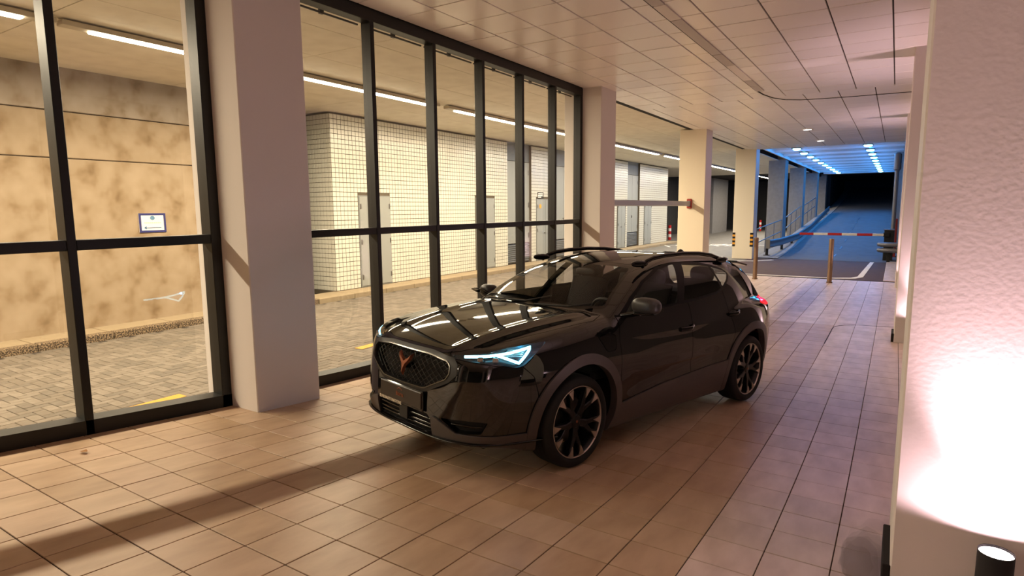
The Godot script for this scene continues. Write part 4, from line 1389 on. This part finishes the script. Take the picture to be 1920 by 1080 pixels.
	var dlo := pv([-.505, 1.050, -.56, 1.075, -.747, 1.189, -.985, 1.305, -1.29, 1.405, -1.50, 1.436, -1.70, 1.446, -1.98, 1.440, -2.28, 1.405, -2.46, 1.365, -2.545, 1.318, -2.53, 1.29, -2.44, 1.235, -2.249, 1.165, -2.115, 1.138, -1.677, 1.108, -1.155, 1.082])
	r = split(rest, phi_poly(rest, dlo, 0, 1, 0.35, 2.0)); rest = r[1]
	var dl: Piece = r[0]
	var panes := []
	for w in [[[-.60, 1.068, -.76, 1.175, -.99, 1.29, -1.30, 1.388, -1.50, 1.418, -1.585, 1.425, -1.36, 1.110, -1.155, 1.102], front_glass], [[-1.735, 1.428, -1.98, 1.420, -2.195, 1.392, -2.245, 1.188, -2.115, 1.160, -1.677, 1.128, -1.475, 1.122], rear_glass], [[-2.235, 1.385, -2.45, 1.347, -2.515, 1.312, -2.43, 1.255, -2.285, 1.20], rear_glass]]:
		q2 = split(dl, phi_poly(dl, pv(w[0]), 0, 1, 0.35, 2.0)); dl = q2[1]
		panes.append([q2[0], w[1]])
	var tlp := pv([-3.08, .985, -3.3, 1.025, -3.75, 1.035, -3.75, .955, -3.3, .945])
	r = split(rest, phi_poly(rest, tlp, 0, 0, -3.9, -2.9)); rest = r[1]
	var tail := shelled(r[0], 0.006, 0.02)
	var tail_in: Piece = r[0]
	var doors := []
	for d in [[-.515, 1.06, -.50, .985, -.477, .888, -.49, .62, -.54, .36, -1.60, .36, -1.56, .60, -1.545, .76, -1.535, 1.13, -1.155, 1.092], [-1.535, 1.13, -1.545, .76, -1.56, .60, -1.60, .36, -2.16, .36, -2.20, .50, -2.27, .67, -2.30, .76, -2.27, .92, -2.24, 1.18, -2.10, 1.145, -1.677, 1.12]]:
		var poly := pv(d)
		r = split(rest, phi_poly(rest, poly, 0, 1, 0.5, 2.0, 0.003)); rest = r[1]
		q2 = split(r[0], phi_poly(r[0], poly, 0, 1, 0.5, 2.0, -0.003))
		doors.append(shelled(q2[0], 0.0, 0.012)); gaps.append(shelled(q2[1], -0.008, 0.0))
	var fl := pv([-.225, .965, -.30, .955, -.42, .935, -.437, .92, -.425, .84, -.40, .822, -.31, .818, -.29, .83, -.225, .93])
	r = split(rest, phi_poly(rest, fl, 0, 1, 0.5, 2.0, 0.0025)); rest = r[1]
	q2 = split(r[0], phi_poly(r[0], fl, 0, 1, 0.5, 2.0, -0.0025))
	var flap := shelled(q2[0], 0.001, 0.01)
	gaps.append(shelled(q2[1], -0.007, 0.0))
	var bump := pv([.42, .874, .515, .808, .44, .74, .40, .62, .30, .10, 1.3, .10, 1.3, 1.0, .80, .90, .80, .835, .56, .80])
	r = split(rest, phi_poly(rest, bump, 0, 0, 0.2, 2.0, 0.0025)); rest = r[1]
	q2 = split(r[0], phi_poly(r[0], bump, 0, 0, 0.2, 2.0, -0.0025))
	var bumper := shelled(q2[0], 0.0, 0.012)
	gaps.append(shelled(q2[1], -0.008, 0.0))

	part("body_shell", cm([shelled(rest, 0.0, 0.012)], 3), paint, o)
	part("front_bumper", cm([bumper], 3), paint, o)
	part("bonnet", cm([hood], 3), paint, o)
	part("shut_line", cm(gaps, 3), M.gap, o)
	for s in [1, 2]:
		var lf := 1.0 if s == 1 else -1.0
		for k in 2:
			var dr := part(["front_door", "rear_door"][k], cm([doors[k]], s), paint, o)
			var hx: float = [-1.44, -2.34][k]; var hz: float = [.888, .945][k]
			var y := ysurf(hx, hz)
			var hp := []
			for i in 9:
				var t := i / 8.0
				hp.append(Vector3(hx + 0.105 - 0.21 * t, y + 0.004 + 0.036 * sin(PI * clampf(t * 1.15 - 0.07, 0.0, 1.0)), hz + 0.012 * (t - 0.5)))
			part("door_handle", Mb.new().tube(cpath(hp, Vector3.ZERO, lf), 0.013, 10, true, 0.019), gloss, dr)
			part("handle_cup", ellipsoid(Vector3(hx, y - 0.006, hz - 0.008), Vector3(0.075, 0.010, 0.032), 2.0, 8, 18, lf), blackp, dr)
		part("wheel_arch_lip", cm([arches[0]], s), clad, o)
		part("wheel_arch_lip", cm([arches[1]], s), clad, o)
		part("sill_cladding", cm([sill], s), clad, o)
		part("bumper_skirt", cm([skirt], s), clad, o)
		part("window_surround", cm([dl], s), surround, o)
		for k in 3:
			part("side_window", cm([panes[k][0]], s), panes[k][1], o)
		part("charging_flap", cm([flap], s), gloss, o)
		var tm := part("tail_lamp", cm([tail], s), tail_mat(), o)
		part("lamp_back", cm([shelled(tail_in, -0.02, 0.02)], s), blackp, tm)
		# side intake
		var itk := part("side_intake", cm([shelled(intake, -0.045, 0.0)], s), blackp, o)
		part("intake_wall", cm([edge_wall(intake, 0.0, -0.05)], s), gloss, itk)
		var bl := []
		for i in 8:
			var t := i / 7.0
			var y := lerpf(.50, .70, t)
			bl.append(Vector3(xsurf(y, .398) - 0.02, y, .398))
		part("intake_blade", Mb.new().tube(cpath(bl, Vector3.ZERO, lf), 0.008, 6), gloss, itk)
		# headlamp
		var hl := part("headlight", cm([shelled(lens, -0.055, 0.0)], s), smoke, o)
		part("housing_wall", cm([edge_wall(lens, 0.0, -0.06)], s), blackp, hl)
		part("lamp_cover", cm([lens], s), clear, hl)
		var drl := Mb.new()
		var ctl := [Vector2(.762, .8555), Vector2(.410, .9255), Vector2(.530, .8315), Vector2(.640, .882)]
		var path := []
		for k in 3:
			for i in 9:
				if k > 0 and i == 0:
					continue
				var p: Vector2 = ctl[k].lerp(ctl[k + 1], i / 8.0)
				path.append(Vector3(p.x, ysurf(p.x, p.y) - 0.016, p.y))
		drl.tube(cpath(path, Vector3.ZERO, lf), 0.0075 * CS, 8, true, 0.0095 * CS)
		part("light_strip", drl, glow(Color(0.50, 0.90, 1.0), 6.0), hl)
		for i in 2:
			var x: float = [.705, .64][i]
			var y := ysurf(x, .850) - 0.040
			part("projector", Mb.new().bev(cv(Vector3(x, y * lf, .850)), Vector3(0.04, 0.032, 0.05), 0.006, Basis(Vector3.UP, -0.75 * lf)), chrome, hl)
		for i in 5:
			var z := .868 + 0.010 * i
			var pp := []
			for k in 5:
				var x := .60 - 0.03 * k - 0.012 * i
				pp.append(Vector3(x, ysurf(x, z) - 0.045, z))
			part("reflector_rib", Mb.new().tube(cpath(pp, Vector3.ZERO, lf), 0.0035, 5), chrome, hl)
		var at := cv(Vector3(.47, (ysurf(.47, .914) - 0.004) * lf, .9137))
		var ol := OmniLight3D.new()
		ol.name = "light"; ol.light_color = Color(0.25, 0.75, 1.0); ol.light_energy = 0.03; ol.light_size = 0.01; ol.omni_range = 20.0; ol.omni_attenuation = 2.0; ol.shadow_enabled = true
		hl.add_child(ol); ol.position = at
		# mirror
		var mi := part("mirror", ellipsoid(Vector3(-.640 if s == 1 else -.70, .985 if s == 1 else .93, 1.150 if s == 1 else 1.09), Vector3(.075, .118 if s == 1 else .09, .066), 2.7, 18, 28, lf), mirror_m, o)
		part("mirror_foot", Mb.new().tube(cpath([Vector3(-.60, .80, 1.06), Vector3(-.60, .87, 1.075), Vector3(-.62, .945, 1.095)], Vector3.ZERO, lf), 0.042, 10, true, 0.022), gloss, mi)
		part("mirror_base_trim", Mb.new().tube(cpath([Vector3(-.58, .925, 1.092), Vector3(-.64, 1.06, 1.098)], Vector3.ZERO, lf), 0.05, 10, true, 0.012), gloss, mi)
		# roof rail
		var rp := []
		for c in [[-1.12, .600, 1.415], [-1.18, .592, 1.455], [-1.30, .585, 1.485], [-1.5, .58, 1.507], [-1.8, .58, 1.520], [-2.1, .577, 1.516], [-2.35, .57, 1.495], [-2.52, .562, 1.462], [-2.62, .556, 1.425]]:
			rp.append(Vector3(c[0], c[1], c[2]))
		var rl := part("roof_rail", Mb.new().tube(cpath(rp, Vector3.ZERO, lf), 0.014, 8, true, 0.019), gloss, o)
		for x in [[-1.10, 1.44], [-2.55, 1.445]]:
			part("rail_foot", ellipsoid(Vector3(x[0], .588, x[1]), Vector3(0.12, 0.022, 0.03), 2.2, 8, 16, lf), gloss, rl)
	# windscreen, rear window
	part("windscreen", cm([ws], 3), wind, o)
	part("windscreen_border", cm([frit], 3), gloss, o)
	part("rear_window", cm([rear_win], 3), rear_glass, o)
	part("spoiler", Mb.new().bev(cv(Vector3(-3.12, 0, 1.392)), Vector3(0.26, 0.022, 1.06) * CS, 0.008, Basis(Vector3(0, 0, 1), 0.16)), gloss, o)
	part("roof_aerial", ellipsoid(Vector3(-2.72, 0, 1.475), Vector3(0.09, 0.018, 0.055), 1.6, 10, 16), gloss, o)
	for w in [[Vector3(-.36, -.50, 1.085), Vector3(-.40, -.10, 1.095), Vector3(-.52, .10, 1.150)], [Vector3(-.36, .05, 1.086), Vector3(-.40, .40, 1.10), Vector3(-.50, .56, 1.135)]]:
		part("wiper", Mb.new().tube(cpath(w), 0.008, 6), blackp, o)
	# grille
	var gr := part("grille", cm([shelled(opening, -0.07, 0.0)], 3), M.gap, o)
	part("opening_wall", cm([edge_wall(opening, 0.0, -0.08)], 3), blackp, gr)
	part("grille_frame", cm([frame], 3), satin, gr)
	part("grille_bead", cm([bead], 3), bead_m, gr)
	var hx2 := PackedVector2Array()
	for q in [[.0, .828], [.25, .830], [.44, .812], [.470, .785], [.475, .74], [.455, .70], [.27, .612], [.0, .600]]:
		hx2.append(Vector2(q[0], q[1]))
	for q in [[-.27, .612], [-.455, .70], [-.475, .74], [-.470, .785], [-.44, .812], [-.25, .830]]:
		hx2.append(Vector2(q[0], q[1]))
	var lat := Mb.new()
	for dirn in [1.0, -1.0]:
		for i in range(-16, 17):
			var c := i * 0.062
			for seg in Geometry2D.intersect_polyline_with_polygon(PackedVector2Array([Vector2(c - 0.24 * dirn * 1.35, .715 - 0.24), Vector2(c + 0.24 * dirn * 1.35, .715 + 0.24)]), hx2):
				var pp := []
				for k in 7:
					var p: Vector2 = seg[0].lerp(seg[seg.size() - 1], k / 6.0)
					pp.append(Vector3(xsurf(absf(p.x), p.y) - 0.022, p.x, p.y))
				lat.tube(cpath(pp), 0.0042, 5)
	part("lattice", lat, mat(Color(0.16, 0.16, 0.16), 0.18, 0.7), gr)
	var eh := [[.0, .750], [.022, .764], [.048, .780], [.086, .818], [.064, .764], [.040, .738], [.024, .724], [.011, .694], [.007, .665], [.0, .640]]
	var em := PackedVector2Array()
	for q in eh:
		em.append(Vector2(q[0], q[1]))
	for i in range(eh.size() - 2, 0, -1):
		em.append(Vector2(-eh[i][0], eh[i][1]))
	var exf := Transform3D(Basis(Vector3(0, 0, -1) * CS, Vector3(-0.25, 1.0, 0).normalized() * CS, Vector3(1, 0.25, 0).normalized() * CS), cv(Vector3(.868, 0, .75)) - Vector3(-0.25, 1, 0).normalized() * 0.75 * CS)
	part("emblem", Mb.new().extrude(em, 0.0, 0.024, exf, 0.005), copper, gr)
	# plate and lower grille
	var px := 0.915
	var pl := part("number_plate", Mb.new().bev(cv(Vector3(px, 0, .512)), Vector3(0.016, 0.120, 0.53) * CS, 0.005), mat(Color(0.16, 0.125, 0.10), 0.4), o)
	part("plate_frame", Mb.new().bev(cv(Vector3(px - 0.008, 0, .505)), Vector3(0.018, 0.145, 0.55) * CS, 0.006), gloss, pl)
	var face := Basis(Vector3(0, 0, -1), Vector3(0, 1, 0), Vector3(1, 0, 0))
	text("lettering", "Born", 0.028, 0.002, copper, pl, Transform3D(face, cv(Vector3(px + 0.010, 0, .508))), "Droid Serif")
	var arc := []
	for i in 9:
		var a := PI * (0.15 + 0.7 * i / 8.0)
		arc.append(Vector3(px + 0.010, 0.034 * cos(a), .528 + 0.026 * sin(a)))
	part("crest", Mb.new().tube(cpath(arc), 0.0025, 5), copper, pl)
	text("frame_lettering", "BORNAUTOMOTIVE", 0.022, 0.002, mat(Color(0.88, 0.84, 0.76), 0.5), pl, Transform3D(face, cv(Vector3(px + 0.003, -.135, .441))))
	var lg := part("lower_grille", cm([shelled(lower, -0.05, 0.0)], 3), M.gap, o)
	part("opening_wall", cm([edge_wall(lower, 0.0, -0.06)], 3), blackp, lg)
	for z in [.325, .355, .39]:
		var pp := []
		for i in 13:
			var y := lerpf(-.32, .32, i / 12.0)
			pp.append(Vector3(xsurf(absf(y), z) - 0.012, y, z))
		part("slat", Mb.new().tube(cpath(pp), 0.006, 6, true, 0.008), gloss, lg)
	part("plate_bracket", Mb.new().bev(cv(Vector3(.895, .02, .40)), Vector3(0.02, 0.13, 0.10), 0.004), blackp, lg)
	var sp := []
	for i in 25:
		var y := lerpf(-.86, .86, i / 24.0)
		sp.append(Vector3(xsurf(absf(y), .285) + 0.012, y, .278))
	part("splitter", Mb.new().tube(cpath(sp), 0.022, 8, true, 0.010), gloss, o)
	# under the car
	part("underbody", Mb.new().bev(cv(Vector3(-1.35, 0, .38)), Vector3(4.0, 0.40, 1.16) * CS, 0.05).bev(cv(Vector3(-1.36, 0, .36)), Vector3(1.70, 0.34, 1.62) * CS, 0.05), M.gap, o)
	# inside
	var cabin := part("cabin_floor", Mb.new().bev(cv(Vector3(-3.03, 0, .82)), Vector3(0.86, 0.48, 1.16) * CS, 0.03).bev(cv(Vector3(-1.6, 0, .60)), Vector3(2.6, 0.08, 1.5) * CS, 0.02), trim, o)
	var dash := Mb.new()
	var rows := []
	for i in 13:
		var y := lerpf(-.72, .72, i / 12.0)
		rows.append(cpath([Vector3(-.48, y, 1.02), Vector3(-.62, y, 1.035), Vector3(-.78, y, 1.02 + 0.03 * exp(-pow((y - .36) / .2, 2.0))), Vector3(-.86, y, .97), Vector3(-.88, y, .80), Vector3(-.80, y, .62)]))
	dash.grid(rows, false, true)
	part("dashboard", dash, trim, o)
	var tor := []
	for i in 25:
		var a := TAU * i / 24.0
		tor.append(Vector3(-.98 + 0.07 * sin(a), .36 + 0.175 * cos(a), .96 + 0.165 * sin(a)))
	part("steering_wheel", Mb.new().tube(cpath(tor), 0.015, 8, false).tube(cpath([Vector3(-.98, .19, .96), Vector3(-.96, .36, .955), Vector3(-.98, .53, .96)]), 0.02, 8), blackp, o)
	for s in [[-1.42, .37], [-1.42, -.37], [-2.28, .40], [-2.28, -.40]]:
		var seat := part("seat", ellipsoid(Vector3(s[0] + .25, s[1], .72), Vector3(.27, .25, .10), 4.0), trim, o)
		var bk := []
		for i in 7:
			var t := i / 6.0
			bk.append(Vector3(s[0] - .02 - .18 * t, s[1], .72 + .50 * t))
		part("seat_back", Mb.new().tube(cpath(bk), 0.22, 18, true, 0.075), trim, seat)
		part("head_rest", ellipsoid(Vector3(s[0] - .22, s[1], 1.285), Vector3(.055, .13, .085), 3.0), trim, seat)
	part("cabin_mirror", ellipsoid(Vector3(-1.08, 0, 1.335), Vector3(.02, .11, .035), 3.0), blackp, o)
	# wheels
	var w0 := wheel(tyre_m, alloy, darkalloy, copper, o)
	var first := true
	for s in [[0.0, 1.0], [-2.68, 1.0], [0.0, -1.0], [-2.68, -1.0]]:
		var w: Node3D = w0 if first else w0.duplicate()
		if not first:
			o.add_child(w, true)
		var spin: float = {0.0: 0.0, -2.68: 0.35}[s[0]]
		w.position = Vector3(s[0], .34, -s[1] * .885) * CS
		w.basis = (Basis() if s[1] < 0 else Basis(Vector3.UP, PI)) * Basis(Vector3(0, 0, 1), spin)
		first = false

func tail_mat() -> StandardMaterial3D:
	var m := StandardMaterial3D.new()
	m.albedo_color = Color(0.75, 0.05, 0.08); m.roughness = 0.12
	m.emission_enabled = true; m.emission = Color(1.0, 0.05, 0.12); m.emission_energy_multiplier = 0.9
	return m

func edge_wall(p: Piece, a: float, b: float) -> Piece:   # the wall along a piece's open edge, from offset a to offset b
	var s := shelled(p, a, a - b)
	var o := Piece.new()
	var nv := p.v.size(); var nt := p.t.size()
	for i in range(nv, s.v.size()):
		o.v.append(s.v[i]); o.n.append(-s.n[i])
	for i in range(nt, s.t.size(), 3):
		o.t.append_array([s.t[i] - nv, s.t[i + 2] - nv, s.t[i + 1] - nv])
	return o

func wheel(tyre_m: Material, alloy: Material, darkalloy: Material, copper: Material, parent: Node) -> Node3D:
	# local axes: z away from the car, centre of the outer face at the origin
	var w := Node3D.new()
	w.name = "wheel"
	parent.add_child(w, true)
	var b := Basis(Vector3(1, 0, 0), Vector3(0, 0, 1), Vector3(0, -1, 0))
	var tp := []
	for q in [[.266, -.006], [.275, .004], [.292, .009], [.312, .006], [.326, -.004], [.3345, -.016], [.338, -.032], [.3395, -.06], [.340, -.115], [.3395, -.17], [.338, -.198], [.330, -.218], [.312, -.232], [.285, -.236], [.262, -.225]]:
		tp.append(Vector2(q[0], q[1]) * CS)
	part("tyre", Mb.new().lathe(tp, Vector3.ZERO, b, 72), tyre_m, w)
	var tread := Mb.new()
	for k in 4:
		var y: float = [-.055, -.098, -.136, -.178][k]
		tread.lathe([Vector2(.3405, y + .004) * CS, Vector2(.3405, y - .004) * CS], Vector3.ZERO, b, 60)
	part("tread_groove", tread, M.gap, w)
	var rp := []
	for q in [[.2565, -.012], [.259, -.003], [.263, -.001], [.2665, -.005], [.2665, -.014]]:
		rp.append(Vector2(q[0], q[1]) * CS)
	part("rim_lip", Mb.new().lathe(rp, Vector3.ZERO, b, 72), alloy, w)
	var bp := []
	for q in [[.2565, -.012], [.250, -.016], [.238, -.05], [.226, -.12], [.232, -.20], [.262, -.225]]:
		bp.append(Vector2(q[0], q[1]) * CS)
	part("barrel", Mb.new().lathe(bp, Vector3.ZERO, b, 48), darkalloy, w)
	part("brake_disc", Mb.new().lathe([Vector2(0.0, -.105) * CS, Vector2(.165, -.105) * CS, Vector2(.165, -.13) * CS, Vector2(0.0, -.13) * CS], Vector3.ZERO, b, 36, true), mat(Color(0.30, 0.29, 0.28), 0.4, 0.8), w)
	var cal := PackedVector2Array()
	for i in 9:
		var a := PI * 0.78 + 0.9 * i / 8.0
		cal.append(Vector2(cos(a), sin(a)) * .185 * CS)
	for i in 9:
		var a := PI * 0.78 + 0.9 * (8 - i) / 8.0
		cal.append(Vector2(cos(a), sin(a)) * .115 * CS)
	part("caliper", Mb.new().extrude(cal, -.14 * CS, -.085 * CS, Transform3D(), 0.006), mat(Color(0.10, 0.10, 0.105), 0.35), w)
	for k in 5:
		var a0 := deg_to_rad(90.0 - 38.0 - 72.0 * k)
		var spokes := Mb.new()
		for sgn in [-1.0, 1.0]:
			var a1: float = a0 + deg_to_rad(13.5) * sgn
			# dark arm from the hub, then the machined tip at the rim
			var p0 := Vector2(cos(a0), sin(a0)) * .040
			var p1 := Vector2(cos(a0 + 0.10 * sgn), sin(a0 + 0.10 * sgn)) * .115
			var p2 := Vector2(cos(a1), sin(a1)) * .185
			var p3 := Vector2(cos(a1), sin(a1)) * .250
			var pts := [p0, p1, p2, p3]
			var ws := [.024, .020, .0165, .026]
			var zs := [-.030, -.024, -.016, -.009]
			for i in 3:
				var d: Vector2 = (pts[i + 1] - pts[i]).normalized()
				var nrm := Vector2(-d.y, d.x)
				var q := []
				for e in [[i, 1.0], [i, -1.0], [i + 1, -1.0], [i + 1, 1.0]]:
					var f: Vector2 = pts[e[0]] + nrm * ws[e[0]] * e[1]
					q.append(Vector3(f.x, f.y, zs[e[0]]) * CS)
				var dn := Vector3(0, 0, -.035) * CS
				var inn := []
				for e in 4:
					var c: Vector3 = q[e]
					inn.append(c + (Vector3(nrm.x, nrm.y, 0) * (-.006 if e == 0 or e == 3 else .006)) * CS + Vector3(0, 0, .006) * CS)
				spokes.quad(inn[0], inn[1], inn[2], inn[3])
				spokes.quad(q[0], inn[0], inn[3], q[3]); spokes.quad(inn[1], q[1], q[2], inn[2])
				spokes.quad(q[0] + dn, q[0], q[3], q[3] + dn); spokes.quad(q[1], q[1] + dn, q[2] + dn, q[2])
			var u := Vector2(cos(a1), sin(a1)); var v := Vector2(-u.y, u.x)
			var tri := PackedVector2Array([(u * .182 + v * .002) * CS, (u * .182 - v * .002) * CS, (u * .256 - v * .029) * CS, (u * .256 + v * .029) * CS])
			part("spoke_tip", Mb.new().extrude(tri, -.012 * CS, -.0015 * CS, Transform3D(), 0.002), alloy, w)
		part("spoke", spokes, darkalloy, w)
	part("hub", Mb.new().lathe([Vector2(0.0, -.016) * CS, Vector2(.034, -.017) * CS, Vector2(.050, -.024) * CS, Vector2(.058, -.045) * CS, Vector2(.058, -.11) * CS], Vector3.ZERO, b, 28), darkalloy, w)
	part("hub_cap", Mb.new().lathe([Vector2(0.0, -.013) * CS, Vector2(.010, -.0135) * CS, Vector2(.011, -.018) * CS], Vector3.ZERO, b, 20), copper, w)
	return w
